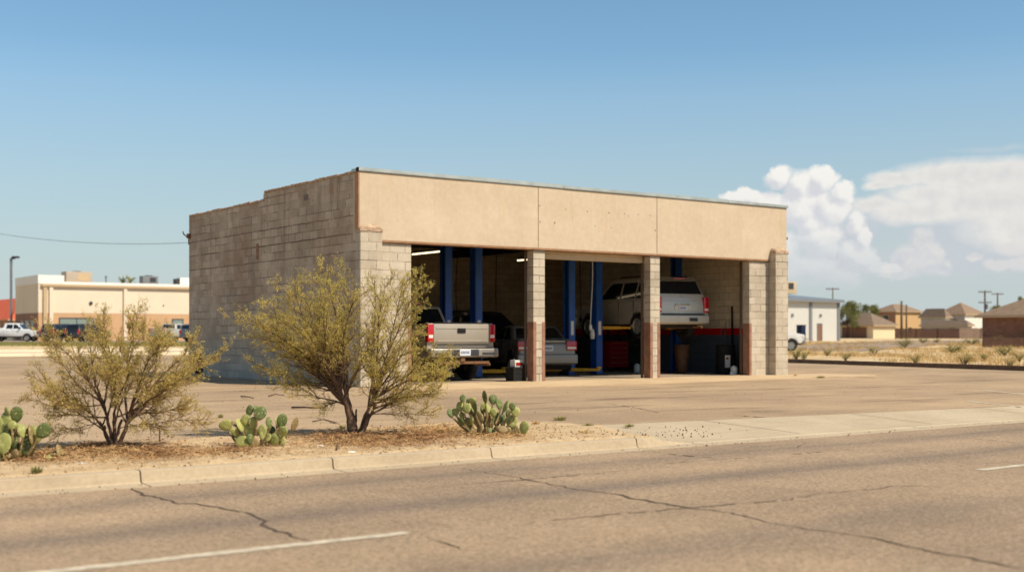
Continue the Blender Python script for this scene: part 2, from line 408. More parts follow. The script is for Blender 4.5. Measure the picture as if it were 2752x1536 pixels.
crack(c3([(0,770),(200,745),(500,715),(800,690),(1090,665),(1400,640),(1540,610),(1800,590),(1920,570),(2280,578)]),.0075,9,gaps=.12)
crack(c3([(660,395),(830,415),(1010,432),(1080,443)]),.010,10,gaps=.2); crack(c3([(2050,312),(2160,320),(2400,340),(2576,358)]),.010,11,gaps=.1)
crack(c3([(560,470),(700,462),(900,448),(1200,430),(1500,405),(1900,372)]),.006,13,gaps=.4); crack(c3([(-300,560),(0,548),(300,520),(600,500)]),.006,14,gaps=.45)
crack(c3([(1420,395),(1440,375),(1480,352)]),.007,12,gaps=.3)

# parking lot
lotp=[(-90,-11.3),(-12,-11.2),(-8.2,-11.15),(-6,-11.1),(-4.3,-11.0),(-3.9,-11.4),(-3.7,-12.0),(-2.9,-12.08),(-1,-12.05),(5.5,-12.7),(8,-12.75),(21.4,-13.1),(23.6,0),(25.6,10.2),(27.5,24),(29,44),(-90,44)]
lot=MB(); lr=random.Random(5); P2=[]
for i,(a,b_) in enumerate(zip(lotp,lotp[1:]+lotp[:1])):
    n=max(1,int(min(40,math.dist(a,b_)/.25))) if i<9 else 1
    for k in range(n):
        t=k/n; P2.append((a[0]+(b_[0]-a[0])*t+(lr.uniform(-.05,.05) if 0<i<8 and k else 0), a[1]+(b_[1]-a[1])*t+(lr.uniform(-.06,.06) if 0<i<8 and k else 0)))
lot.add([(x,y,.0) for x,y in P2],[tuple(range(len(P2)))])
lot=struct(lot.build('parking_lot',M['lot']))
cl=lambda L:[(x,y) for x,y in L]
crack(c3([(420,262),(560,258),(690,252)]),.006,21,lot,0,.4)
crack(c3([(1110,215),(1250,226),(1330,232)]),.02,22,lot,0,.3)
crack(c3([(460,152),(640,182),(800,215)]),.012,23,lot,0,.5)
crack([(735,1066),(800,1064),(850,1062)],.03,24,lot,0,.4); crack([(795,1118),(850,1122),(905,1138),(960,1146)],.02,25,lot,0,.3)
crack([(610,1052),(660,1050),(690,1048)],.03,26,lot,0,.5); crack([(560,1078),(590,1079),(640,1074)],.02,27,lot,0,.4)
crack([(2290,1010),(2340,1014),(2352,1016)],.04,28,lot,0,.4); crack([(2000,1100),(2060,1108),(2130,1106)],.015,29,lot,0,.4)
# faded bay lines on the lot
def bayline(p0,p1,w=.05):
    a,b_=G(*p0),G(*p1); d=(b_-a).normalized(); s=Vector((-d.y,d.x,0))*w; mb=MB(); z=Vector((0,0,.004))
    N=14; vs=[]
    for i in range(N+1):
        q=a.lerp(b_,i/N); j=1+lr.uniform(-.2,.2); vs+=[q+s*j+z,q-s*j+z]
    mb.add(vs,[(2*i,2*i+1,2*i+3,2*i+2) for i in range(N)]); return mb.build('bay_line',M['line'],lot)
bayline((2640,1048),(2830,1066),.05); bayline((2600,1078),(2740,1093),.045); 
# concrete apron in front of the bays and the floor inside
fl=MB(); fl.box((.24,.24,-.1),(13.86,10.2,.012)); struct(fl.build('garage_floor',M['floor_in']))
ap=MB()
ax=[.3+ i*.4 for i in range(39)]; front=[(x,-2.15+lr.uniform(-.05,.05)-.25*math.sin(x*.25)) for x in ax]
poly=front+[(15.5,-1.2),(15.3,-.2),(14.0,.0),(14.0,.30),(.1,.30),(.1,-.3)]
n=len(poly); ap.add([(x,y,.02) for x,y in poly]+[(x,y,-.05) for x,y in poly],[tuple(range(n))]+[(i,i+n,(i+1)%n+n,(i+1)%n) for i in range(n)])
ap=struct(ap.build('concrete_apron',M['apron']))
for x in (3.1,6.9,10.7):
    j=MB(); j.add([(x,.0,.024),(x+.012,.0,.024),(x+.05,-2.0,.024),(x+.03,-2.0,.024)],[(0,1,2,3)]); j.build('joint',M['joint'],ap)

# sandy verge: a low bed of drifted sand between the lot and the kerb
def pw(x,L):
    if x<=L[0][0]: return L[0][1]
    for (a,va),(b_,vb) in zip(L,L[1:]):
        if x<=b_: return va+(vb-va)*(x-a)/(b_-a)
    return L[-1][1]
EDY=[(-90,-10.9),(-12,-10.75),(-8.2,-10.72),(-6,-10.5),(-4.3,-10.25),(-3.3,-10.55),(-2.85,-11.3),(-2.7,-12.0)]
def verge_z(x,y):
    nz=mnoise.noise(Vector((x*1.7,y*2.3,1)))*.10+mnoise.noise(Vector((x*6,y*7,5)))*.05
    xr=pw(y,[(-13.6,-3.35),(-13.0,-3.2),(-12.0,-2.75),(-11.0,-2.75)])
    d=min(pw(x,EDY)-y+nz, (y+13.60)*1.5+.02, xr-x+nz)
    t=max(0,min(1,d/.22))
    if d<0: return -.045+max(d,-.5)*.9
    return -.045+.056*t*t*(3-2*t)+t*(.014*mnoise.noise(Vector((x*1.1,y*1.6,0)))+.006*mnoise.noise(Vector((x*9,y*9,0))))
vx=[-90,-60,-40,-30,-24,-20,-18]+[-16+.11*i for i in range(123)]; vy=[-13.59+.1*i for i in range(36)]
vb=MB()
for y in vy:
    for x in vx: vb.v.append((x,y,verge_z(x,y)))
n=len(vx)
for j in range(len(vy)-1):
    for i in range(n-1): vb.f.append([j*n+i,j*n+i+1,(j+1)*n+i+1,(j+1)*n+i]); vb.m.append(0); vb.sm.append(True)
struct(vb.build('verge',M['sand']))
# kerb with gutter pan, in poured lengths
KP=[(-13.585,.0),(-13.60,.004),(-13.70,.004),(-13.725,-.004),(-13.745,-.09),(-13.77,-.100),(-13.985,-.104),(-13.985,-.2),(-13.585,-.2)]
def kerbprof(h):   # h 1 full height, 0 dropped
    return [(y, (z if z<-.1 else -.100+(z+.100)*h)) for y,z in KP]
cuts=[-80,-30,-18.2,-14.1,-10.88]
for px,py in ((347,1263),(862,1231),(1295,1205),(1690,1180)):
    cuts.append(G(px,py,-.02).x)
cuts=sorted(cuts)
kb=MB()
def kerbrun(x0,x1,h0,h1,steps):
    g=.007; rr=random.Random(int(x0*10))
    prof=[]
    for i in range(steps+1):
        t=i/steps; x=x0+g+(x1-x0-2*g)*t; hh=h0+(h1-h0)*(t*t*(3-2*t))
        prof.append([(x,y+rr.uniform(-.003,.003),z+ .004*mnoise.noise(Vector((x*.8,y,0)))) for y,z in kerbprof(hh)])
    n=len(KP); b=kb; base=len(b.v)
    for pr in prof: b.v+=pr
    for i in range(steps):
        for k in range(n):
            b.f.append([base+i*n+k,base+i*n+(k+1)%n,base+(i+1)*n+(k+1)%n,base+(i+1)*n+k]); b.m.append(0); b.sm.append(False)
    b.f.append([base+k for k in range(n)]); b.m.append(0); b.sm.append(False)
    b.f.append([base+steps*n+k for k in range(n-1,-1,-1)]); b.m.append(0); b.sm.append(False)
for a,b_ in zip(cuts,cuts[1:]): kerbrun(a,b_,1,1,max(2,int((b_-a)/.3)) if a>-20 else 8)
kerbrun(cuts[-1],-2.95,1,.12,14)
struct(kb.build('kerb',M['kerb'],bevel=0)); kb=MB()
xx=-2.95
while xx<90: kerbrun(xx,xx+4.2,.12,.12,6); xx+=4.2
struct(kb.build('gutter_pan',M['drive'],bevel=0))
# driveway apron: ramps from the gutter up to the lot
dr=MB()
ee=[(-3.25,-13.2),(-3.0,-12.55),(-2.75,-12.0),(-1,-12.1),(1.5,-12.35),(5.5,-12.75),(9,-12.9),(21,-13.1),(22.0,-13.58)]
xs=[-3.75+.45*i for i in range(58)]
def backy(x):
    if x<-2.75: return -11.97
    return -12.0-.09*(x+2.75) if x<5.5 else -12.74-.03*(x-5.5)
rows=6
for x in xs:
    yb=max(-13.56,min(backy(x),-11.95))+lr.uniform(-.015,.015)
    for k in range(rows+1):
        t=k/rows; y=-13.585+(yb+13.585)*t; dr.v.append((x,y,-.092+(.10)*(t)))
for i in range(len(xs)-1):
    for k in range(rows):
        a=i*(rows+1)+k; dr.f.append([a,a+rows+1,a+rows+2,a+1]); dr.m.append(0); dr.sm.append(False)
drv=struct(dr.build('driveway',M['drive']))
for k,x in enumerate((-.9,1.9,4.7)):
    yb=backy(x); j=MB(); j.add([(x,-13.57,-.088),(x+.014,-13.57,-.088),(x-.35+.014,yb+.02,.0125),(x-.35,yb+.02,.0125)],[(0,1,2,3)]); j.build('joint',M['joint'],drv)
# dark kerb on the far right edge of the lot
fk=MB(); pts=[(21.0,-14),(22.2,-8),(23.6,0),(25.6,10.2),(27.5,24),(29.2,44)]
for i in range(len(pts)-1):
    a=Vector((*pts[i],0)); b_=Vector((*pts[i+1],0)); s=Vector(((b_-a).y,-(b_-a).x,0)).normalized()*.16
    fk.add([a,b_,b_+s,a+s,a+Vector((0,0,.16)),b_+Vector((0,0,.16)),b_+s+Vector((0,0,.16)),a+s+Vector((0,0,.16))],[(0,1,5,4),(1,2,6,5),(2,3,7,6),(3,0,4,7),(4,5,6,7)])
struct(fk.build('lot_kerb',plain('old_dark_kerb',srgb(112,90,72),.95,vary=.3,obj=False)))
# street beyond the lot on the left, its kerbs, and the far lane on the right
def strip(name,pa,pb,pc,pd,mat,dz):
    q=[]; A,B,C_,E=[Vector((*p,0)) for p in (pa,pb,pc,pd)]
    b=MB(); N=24
    for i in range(N+1):
        for P,Q in ((A,B),(E,C_)):
            r_=P.lerp(Q,i/N); b.v.append((r_.x,r_.y,rise(r_.x,r_.y)+dz))
    for i in range(N): b.f.append([2*i,2*i+1,2*i+3,2*i+2]); b.m.append(0); b.sm.append(False)
    return struct(b.build(name,mat))
M['far_asph']=plain('far_asphalt',srgb(150,130,114),.95,obj=False,vary=.12,scale=.5)
M['far_kerb']=plain('far_kerb_paint',srgb(232,212,180),.9,obj=False,vary=.06,scale=.3)
strip('side_street',(-90,45.5),(70,45.5),(70,58),(-90,58),M['far_asph'],.0)
def kerbbar(name,y,x0=-90,x1=27,mat='far_kerb',h=.16,w=.5):
    b=MB(); N=12
    for i in range(N):
        xa=x0+(x1-x0)*i/N; xb=x0+(x1-x0)*(i+1)/N; za=rise(xa,y)
        b.box((xa,y,za-.2),(xb,y+w,za+h))
    return struct(b.build(name,M[mat]))
kerbbar('street_kerb',44.4,w=1.0); kerbbar('street_kerb',58.2,w=1.4,x1=60)
strip('access_lane',(55,30),(130,66),(126,76),(51,40),M['far_asph'],.006)
strip('forecourt',(0,92),(75,92),(75,127),(0,127),M['far_asph'],.03)
# ================================================================== GARAGE
W, DEP = 13.99, 10.37
M['track']=plain('door_track_steel',srgb(96,78,62),.7)
gar=empty('garage_building',(0,0,0),0,'long concrete block repair garage with three open bays under a peach stucco fascia','garage')
# left block wall, stepped down half way back, ragged cap course on top
b=MB(); b.prism([(.02,-.1),(DEP,-.1),(DEP,4.60),(5.12,4.60),(5.12,4.80),(.02,4.80)],0,.24); lw=b.build('side_wall',M['block_side'],gar); lw['label']='shaded weathered block wall stepped down towards the back'
cap=MB(); cap2=MB(); r=random.Random(3)
y=.16
while y<DEP-.05:
    L=r.choice((.2,.2,.4,.2,.3)); L=min(L,DEP-y)
    z0=4.80 if y<5.0 else 4.60
    if y<5.12<y+L: L=5.12-y
    if L<.04: y+=L+.001; z0=4.6; L=.2
    if 1:
        h=.072+r.uniform(-.013,.010)
        (cap if y<5.1 else cap2).box((-.018+r.uniform(-.008,.006),y+.006,z0+.002),(.258,y+L-.008,z0+h))
    y+=L
cap.build('wall_cap',M['brick_cap'],gar,bevel=.012,seg=1); cap2.build('wall_cap',M['brick_cap'],gar,bevel=.012,seg=1)
b=MB(); b.box((W-.24,.02,-.1),(W,DEP,4.7)); b.build('side_wall',M['block_in'],gar)
b=MB(); b.box((.24,DEP-.24,-.1),(W-.24,DEP,4.6)); b.build('back_wall',M['block_back'],gar)
b=MB(); b.box((.24,.2,4.30),(W-.24,DEP-.24,4.42)); b.build('roof',M['roofing'],gar)
b=MB()
for i in range(9):
    yy=.9+i*1.08; b.box((.24,yy,3.98),(W-.24,yy+.12,4.297))
for xx in (4.9,9.0): b.box((xx,.3,3.72),(xx+.18,DEP-.24,3.975))
b.build('ceiling_joists',M['joist'],gar)
# inner face of the left wall is painted
b=MB(); b.box((.243,.3,0),(.26,DEP-.25,4.29)); b.build('inner_lining',M['block_in'],gar)
# corner pilasters with crumbled tops
def pilaster(x0,x1,yf,yb,name='pilaster'):
    b=MB(); b.box((x0,yf,-.1),(x1,yb,3.54)); o=b.build(name,M['block_front'],gar,bevel=.012,seg=1)
    c=MB(); rr=random.Random(int(x0*10)+4)
    c.smooth=True; nx,ny=9,4
    for j in range(ny+1):
        for i in range(nx+1):
            x=x0-.012+(x1-x0+.024)*i/nx; y=yf-.014+(yb-yf+.01)*j/ny
            e=min(i,nx-i)/1.6; e2=j/1.2
            z=3.54+.115*min(1,max(0,e+.25))*min(1,e2+.35)+rr.uniform(-.012,.012)
            c.v.append((x,y,z))
    for j in range(ny):
        for i in range(nx): c.f.append([j*(nx+1)+i,j*(nx+1)+i+1,(j+1)*(nx+1)+i+1,(j+1)*(nx+1)+i]); c.m.append(0); c.sm.append(True)
    rim=[j for j in range(nx+1)]+[ (k+1)*(nx+1)+nx for k in range(ny)]+[ny*(nx+1)+i for i in range(nx-1,-1,-1)]+[k*(nx+1) for k in range(ny-1,0,-1)]
    base=len(c.v)
    for k in rim: v=c.v[k]; c.v.append((v[0],v[1],3.50+rr.uniform(-.012,.004)))
    for q in range(len(rim)):
        a=rim[q]; a2=rim[(q+1)%len(rim)]; c.f.append([a,base+q,base+(q+1)%len(rim),a2]); c.m.append(0); c.sm.append(False)
    c.build('crumbled_cap',M['brick_cap'],o)
    return o
pilaster(-.004,.56,-.10,.14); pilaster(13.29,13.81,-.27,.14)
# wall piers either side of the bays
b=MB(); b.box((.563,.0,-.1),(1.37,.25,3.27)); b.build('wall_pier',M['block_front'],gar)
b=MB(); b.box((12.50,.0,-.1),(13.287,.25,3.27)); b.box((13.813,.0,-.1),(W-.002,.25,3.27)); b.build('wall_pier',M['block_front'],gar)
# two free pillars
def pillar(x0,x1):
    b=MB(); z=-.1; k=0; rr=random.Random(int(x0*7))
    while z<3.26:
        z1=min(z+.2032 if z>-.09 else .2032-.0, 3.268); 
        d=.003*rr.uniform(-1,1)
        b.box((x0+d,.0+d,z),(x1+d,.26,z1-.006)); z=z1
    core=b; core.box((x0+.012,.012,-.1),(x1-.012,.25,3.268))
    return core.build('pillar',M['block_front'],gar)
P1=pillar(4.88,5.23); P2=pillar(8.745,9.08)
# painted angle irons on the corners, knee height and up
def guard(x,sgn,par,ztop=1.49,yf=0):
    b=MB(); t=.007; w=.085
    b.box((x-sgn*t,yf-t,0.02),(x+sgn*w,yf-.0035,ztop)); b.box((x-sgn*.0035,yf-t,0.02),(x-sgn*(t+.002),yf+.24,ztop))
    return b.build('corner_guard',M['guard'],par)
for p,x0,x1 in ((P1,4.88,5.23),(P2,8.745,9.08)): guard(x0,1,p); guard(x1,-1,p)
guard(1.37,-1,gar); guard(12.50,1,gar)
# jamb liners and door tracks
for x,s in ((1.375,1),(4.865,-1),(5.245,1),(8.73,-1),(9.095,1),(12.485,-1)):
    b=MB(); b.box((x,.262,.02),(x+s*.03,.31,3.26)); b.box((x,.312,.02),(x+s*.008,.36,3.26)); b.build('door_track',M['track'],gar)
# fascia of three stucco panels
yf=-.055
seams=[0.0, 4.99, 8.93, W]
fa=MB(); fa.box((-.002,yf,3.305),(W-.002,.24,4.83)); fas=fa.build('fascia',M['stucco'],gar,bevel=.008,seg=1)
for s in seams[1:-1]:
    b=MB(); b.box((s-.009,yf-.003,3.31),(s+.009,yf-.0005,4.825)); b.build('panel_joint',M['joint'],fas)
b=MB(); b.box((-.028,yf-.004,3.56),(-.0025,.12,4.82)); b.build('end_trim',M['stucco_end'],gar)
# steel lintel angle and soffit
b=MB(); b.box((.58,yf+.006,3.272),(13.27,.245,3.302)); b.box((.58,yf-.006,3.272),(13.27,yf+.004,3.318)); b.build('lintel',M['steel_tan'],gar)
# metal coping
b=MB(); r=random.Random(8); x=-.03
while x<W+.02:
    x1=min(x+2.9,W+.025); d=r.uniform(-.004,.004)
    b.box((x,yf-.03+d,4.835),(x1-.006,.27,4.905+d)); b.box((x,yf-.034+d,4.85),(x1-.006,yf-.031+d,4.92+d*2)); x=x1
b.build('metal_coping',M['flash'],gar)
b=MB(); b.box((-.05,yf-.036,4.835),(-.032,.02,4.915)); b.build('coping_end',M['black'],gar)
# bolt holes left by a removed sign (photo pixel -> fascia plane)
def onplane(px,py,y=yf):
    k=(px-CX)/F; d=FW+RT*k; t=(y-CAM.y)/d.y; return Vector((CAM.x+d.x*t,y,H+(HOR-py)/F*t))
for hx,hy in ((1090,263),(1229,283),(1344,293),(1460,301),(1541,307),(1564,318),(1614,310),(1678,315),(1092,349),(1171,354),(1385,370),(1473,381),(1706,394)):
    q=onplane(900+hx/1.9815,420+hy/1.9815); s=random.Random(hx).uniform(.011,.02)
    b=MB(); b.add([(q.x+s*math.cos(a)*r.uniform(.7,1.2),yf-.002,q.z+s*1.2*math.sin(a)*r.uniform(.7,1.2)) for a in [i*.785 for i in range(8)]],[tuple(range(8))]); b.build('bolt_hole',M['hole'],fas)
# left-over rusty plate, vent patch and bracket on the side wall
def onside(px,py,x=0.0):
    k=(px-CX)/F; d=FW+RT*k; t=(x-CAM.x)/d.x; return Vector((x,CAM.y+d.y*t,H+(HOR-py)/F*t))
a=onside(689,655); c=onside(695,697); b=MB(); b.box((-.012,min(a.y,c.y),c.z),(-.002,max(a.y,c.y),a.z)); b.build('rust_plate',plain('rust_streak',srgb(150,112,86),.9,vary=.5,scale=12),gar)
a=onside(817,524); c=onside(828,537); b=MB(); b.box((-.01,min(a.y,c.y),c.z),(-.002,max(a.y,c.y),a.z)); b.build('vent_patch',plain('dark_patch',srgb(120,108,98),.9),gar)
a=onside(886,499); c=onside(895,517); b=MB(); b.box((-.006,min(a.y,c.y),c.z),(-.002,max(a.y,c.y),a.z)); b.build('patched_block',plain('brown_patch',srgb(168,134,108),.9),gar)
b=MB(); b.box((-.09,DEP-.14,3.98),(0,DEP-.04,4.12)); b.tube([(-.09,DEP-.09,4.02),(-.2,DEP-.09,4.10),(-.22,DEP-.09,4.18)],.018,6); b.tube([(-.05,DEP-.09,3.8),(-.05,DEP-.09,4.0)],.014,6)
b.build('cable_bracket',M['rust'],gar)
# wall lamp on the right flank
wl=MB(); wl.box((W,.16,3.78),(W+.05,.30,3.98)); wl.prism([(.10,4.02),(.36,4.02),(.34,3.94),(.12,3.94)],W+.03,W+.24); wl.tube([(W+.03,.23,3.86),(W+.2,.23,3.9),(W+.26,.23,3.82)],.02,6)
wl.build('wall_lamp',M['steel_grey'],gar,bevel=.006,seg=1)
# rolled up door curtain in the middle bay
b=MB(); b.smooth=True
pts=[]
b.tube([(5.26,.38,3.20),(8.71,.38,3.20)],.12,20); b.smooth=False
rd=b.build('roller_door',M['door_curtain'],gar)
b=MB(); b.box((5.26,.262,3.12),(8.71,.285,3.266)); b.box((5.26,.255,3.09),(8.71,.30,3.118)); b.build('bottom_bar',M['door_curtain'],rd)
# hanging light tubes
for x,y0,y1 in ((5.15,4.6,6.3),(9.35,4.8,6.9)):
    t=empty('strip_light',(x,(y0+y1)/2,3.5),0,'slim strip light hanging over the first bay' if x<7 else 'slim strip light hanging over the middle bay behind the first pillar','strip light','strip lights under the garage roof')
    L=(y1-y0)/2
    b=MB(); b.box((-.05,-L,.03),(.05,L,.07)); b.tube([(0,-L*.8,.07),(0,-L*.8,.3)],.006,5); b.tube([(0,L*.8,.07),(0,L*.8,.3)],.006,5); b.build('housing',M['steel_dark'],t)
    b=MB(); b.tube([(0,-L+.03,.0),(0,L-.03,.0)],.022,10); b.build('tube',M['tube'],t)

# ---------------------------------------------------------------- two-post lifts
def lift(name_loc,label,half=1.6,zc=.95,arm_z=.16,armang=((35,150),(145,-35)),lowz=True,hh=3.7):
    x,y=name_loc
    t=empty('two_post_lift',(x,y,0.012),0,label,'vehicle lift','two post lifts in the garage bays')
    for s in (-1,1):
        p=MB(); X=s*half
        # C shaped column, open towards the vehicle
        p.box((X+s*.10,-.14,.02),(X+s*.125,.14,hh)); p.box((X-s*.10,-.145,.02),(X+s*.10,-.12,hh)); p.box((X-s*.10,.12,.02),(X+s*.10,.145,hh))
        p.box((X-s*.10,-.12,.02),(X-s*.085,-.06,hh)); p.box((X-s*.10,.06,.02),(X-s*.085,.12,hh))
        post=p.build('post',M['lift_blue'],t,bevel=.004,seg=1)
        q=MB(); q.box((X-s*.2,-.25,0),(X+s*.2,.25,.018)); q.build('base_plate',M['lift_dark'],post)
        q=MB(); q.box((X-s*.07,-.1,arm_z-.05),(X+s*.09,.1,arm_z+.75)); car=q.build('carriage',M['lift_dark'],t)
        q=MB(); q.box((X-s*.04,-.152,1.15),(X+s*.06,-.147,1.55)); q.build('sticker',M['white_plastic'],post)
        for a,L in zip(armang[0 if s<0 else 1],(1.15,1.0)):
            q=MB(); A=Matrix.Translation((X-s*.12,.0,arm_z))@Matrix.Rotation(R(a),4,'Z')
            q.box((0,-.055,-.045),(L*.6,.055,.045),A); q.box((L*.5,-.04,-.035),(L,.04,.035),A)
            q.lathe([(0,.0),(.07,0),(.07,.05),(.03,.06),(0,.06)],12,A@Matrix.Translation((L-.03,0,.035)))
            q.box((-.09,-.1,-.05),(.04,.1,.06),A)
            q.build('lift_arm',M['yellow'],t,bevel=.006,seg=1)
    q=MB(); q.box((-half-.12,-.09,hh+.001),(half+.12,.09,hh+.12)); q.build('top_beam',M['lift_dark'],t)
    return t
lift((3.02,3.6),'blue two post lift around the tan pickup in the first bay',1.58,armang=((35,-20),(150,-160)))
lift((7.03,3.35),'blue two post lift around the silver sedan in the middle bay',1.6,armang=((20,-30),(165,-50)))
lift((11.33,3.45),'blue two post lift holding up the silver suv in the last bay',1.58,arm_z=1.36,armang=((14,-48),(165,-140)))

# ---------------------------------------------------------------- things standing in the bays
def crate(loc,sz,mat,label,name='crate',cat='crate',rz=0,lid=None):
    t=empty(name,loc,rz,label,cat)
    x,y,z=sz; b=MB(); w=.02
    b.box((-x/2,-y/2,0),(x/2,y/2,.03)); b.box((-x/2,-y/2,.031),(x/2,-y/2+w,z)); b.box((-x/2,y/2-w,.031),(x/2,y/2,z)); b.box((-x/2,-y/2+w,.031),(-x/2+w,y/2-w,z)); b.box((x/2-w,-y/2+w,.031),(x/2,y/2-w,z))
    for k in (.3,.62): b.box((-x/2-.008,-y/2-.008,z*k),(x/2+.008,y/2+.008,z*k+.03))
    b.build('box_body',mat,t,bevel=.004,seg=1)
    if lid:
        b=MB(); b.box((-x/2-.012,-y/2-.012,z),(x/2+.012,y/2+.012,z+.05)); b.build('lid',lid,t,bevel=.006,seg=1)
    return t
crate((4.62,.42,.022),(.36,.3,.3),M['black'],'low black crate on the slab against the first pillar','crate','crate',.1,M['under'])
bb=empty('battery',(4.66,.42,.375),.15,'white and red car battery on top of the black crate','battery')
b=MB(); b.box((-.13,-.09,0),(.13,.09,.17)); b.build('case',M['white_plastic'],bb,bevel=.008)
b=MB(); b.box((-.10,-.096,.03),(.12,-.0905,.11)); b.build('sticker',M['red_paint'],bb)
b=MB(); b.lathe([(0,0),(.018,0),(.018,.03),(0,.03)],8,Matrix.Translation((-.08,0,.17))); b.build('terminal',M['steel_grey'],bb); b=MB(); b.lathe([(0,0),(.018,0),(.018,.03),(0,.03)],8,Matrix.Translation((.08,0,.17))); b.build('terminal',M['steel_grey'],bb)

def bottle(loc,r_,h,label,mat,name='jug',cat='jug',capm=None,band=None):
    t=empty(name,loc,0,label,cat); b=MB(); b.smooth=True
    b.lathe([(0,0),(r_*.95,0),(r_,.02),(r_,h*.68),(r_*.8,h*.82),(r_*.35,h*.9),(r_*.33,h*.96),(0,h*.96)],20); b.build('body',mat,t)
    b=MB(); b.lathe([(0,h*.93),(r_*.4,h*.93),(r_*.4,h*1.02),(0,h*1.02)],14); b.build('cap',capm or M['black'],t)
    if band:
        b=MB(); b.lathe([(r_*1.012,h*.2),(r_*1.012,h*.6)],20); b.build('wrap_label',band,t)
    return t
bottle((12.52,.62,.012),.10,.29,'white jug on the floor by the right end of the last bay',M['white_plastic'])
bottle((12.36,.55,.012),.05,.12,'tiny white bottle beside the white jug',M['white_plastic'],'bottle','bottle')
bottle((11.8,4.0,.012),.10,.30,'white jug on the dark floor just left of the second pillar',M['white_plastic'])
bottle((9.32,.45,.012),.04,.11,'tiny dark bottle at the right foot of the second pillar',M['steel_dark'],'bottle','bottle')
# black oil drum with a hand pump and a paper label
dr_=empty('oil_drum',(12.92,1.35,.012),0,'black drum with white label and hand pump against the right wall','oil drum')
b=MB(); b.smooth=True; b.lathe([(0,0),(.27,0),(.285,.015),(.28,.03),(.28,.28),(.29,.3),(.28,.32),(.28,.56),(.29,.58),(.28,.6),(.28,.84),(.29,.86),(.26,.87),(0,.87)],28); b.build('barrel',M['black'],dr_)
b=MB(); b.lathe([(0,.87),(.03,.87),(.03,1.3),(0,1.3)],10); b.tube([(0,0,1.25),(-.16,0,1.32),(-.2,0,1.1)],.018,6); b.tube([(0,0,1.3),(.02,0,1.55)],.012,6); b.build('pump',M['steel_dark'],dr_)
b=MB(); b.box((-.14,-.297,.2),(.02,-.285,.56)); lb=b.build('paper_label',M['white_plastic'],dr_); lb.rotation_euler=(0,0,R(-22))
b=MB(); b.box((-.11,-.300,.44),(-.03,-.2975,.50)); o=b.build('red_mark',M['red_paint'],dr_); o.rotation_euler=(0,0,R(-22))
# pole against the wall
pl=MB(); pl.smooth=True; pl.tube([(13.62,1.75,.02),(13.70,1.85,2.02)],.028,8); pl.box((13.45,1.7,.0),(13.75,1.8,.05)); tag(pl.build('broom',M['black']),'black broom leaning against the cream wall above the red stripe','broom')
# oil drain stand under the raised suv
od=empty('oil_drain_stand',(12.25,2.5,.012),0,'brown oil drain barrel with a dark funnel under the raised suv','oil drain')
b=MB(); b.smooth=True; b.lathe([(0,0),(.14,0),(.17,.1),(.24,.85),(.22,.87),(0,.87)],20); b.build('barrel',plain('brown_barrel',srgb(92,60,34),.6,vary=.4),od)
b=MB(); b.smooth=True; b.lathe([(.03,.85),(.05,1.05),(.24,1.3),(.25,1.33),(.23,1.32),(.03,1.08)],20); b.build('funnel',M['under'],od)
# red tool chest and parts at the back
tc=empty('tool_chest',(12.4,5.8,.012),0,'dark red tool chest deep in the shade of the last bay','tool chest')
b=MB(); b.box((-.4,-.25,.12),(.4,.25,.95)); b.build('cabinet',M['red_paint'],tc,bevel=.01)
for k in range(5):
    b=MB(); b.box((-.37,-.268,.16+k*.155),(.37,-.251,.295+k*.155)); dwr=b.build('drawer',M['red_paint'],tc)
    b=MB(); b.box((-.3,-.284,.26+k*.155),(.3,-.27,.275+k*.155)); b.build('handle',M['chrome'],dwr)
for sx in (-.32,.32):
    for sy in (-.18,.18):
        b=MB(); b.tube([(sx-.02,sy,.055),(sx+.02,sy,.055)],.055,12); b.build('caster',M['tyre'],tc)
# workbench with vice and odds and ends along the back wall
wb=empty('workbench',(8.5,9.55,.012),0,'dark workbench along the back wall of the middle bay','workbench')
b=MB(); b.box((-1.6,-.4,.86),(1.6,.4,.92)); b.build('worktop',M['under'],wb)
for sx in (-1.5,1.5):
    for sy in (-.33,.33): b=MB(); b.box((sx-.04,sy-.04,0),(sx+.04,sy+.04,.86)); b.build('leg',M['steel_dark'],wb)
b=MB(); b.box((-1.6,.36,.92),(1.6,.39,1.9)); b.build('back_board',M['black'],wb)
for k,(x,w_,h_,mt,lab) in enumerate(((7.3,.35,.5,'steel_dark','tall dark box on the left end of the workbench'),(7.9,.5,.3,'steel_grey','grey machine box on the workbench'),(8.7,.3,.38,'under','brown carton on the middle of the workbench'),(9.3,.4,.55,'black','black cabinet on the right end of the workbench'))):
    t=crate((x,9.45,.935),(w_,.3,h_),M[mt],lab,'storage_box','box',.1*k)
tv=empty('wall_cabinet',(7.6,9.0,0),0,'black cabinet seen through the first bay left of the first pillar','cabinet')
tv.location=(8.95,9.9,1.35)
b=MB(); b.box((-.5,-.25,0),(.5,.2,.62)); b.build('cabinet_box',M['black'],tv,bevel=.01); b=MB(); b.box((-.47,-.262,.03),(-.01,-.252,.59)); b.build('cabinet_door',M['steel_dark'],tv); b=MB(); b.box((.01,-.262,.03),(.47,-.252,.59)); b.build('cabinet_door',M['steel_dark'],tv)
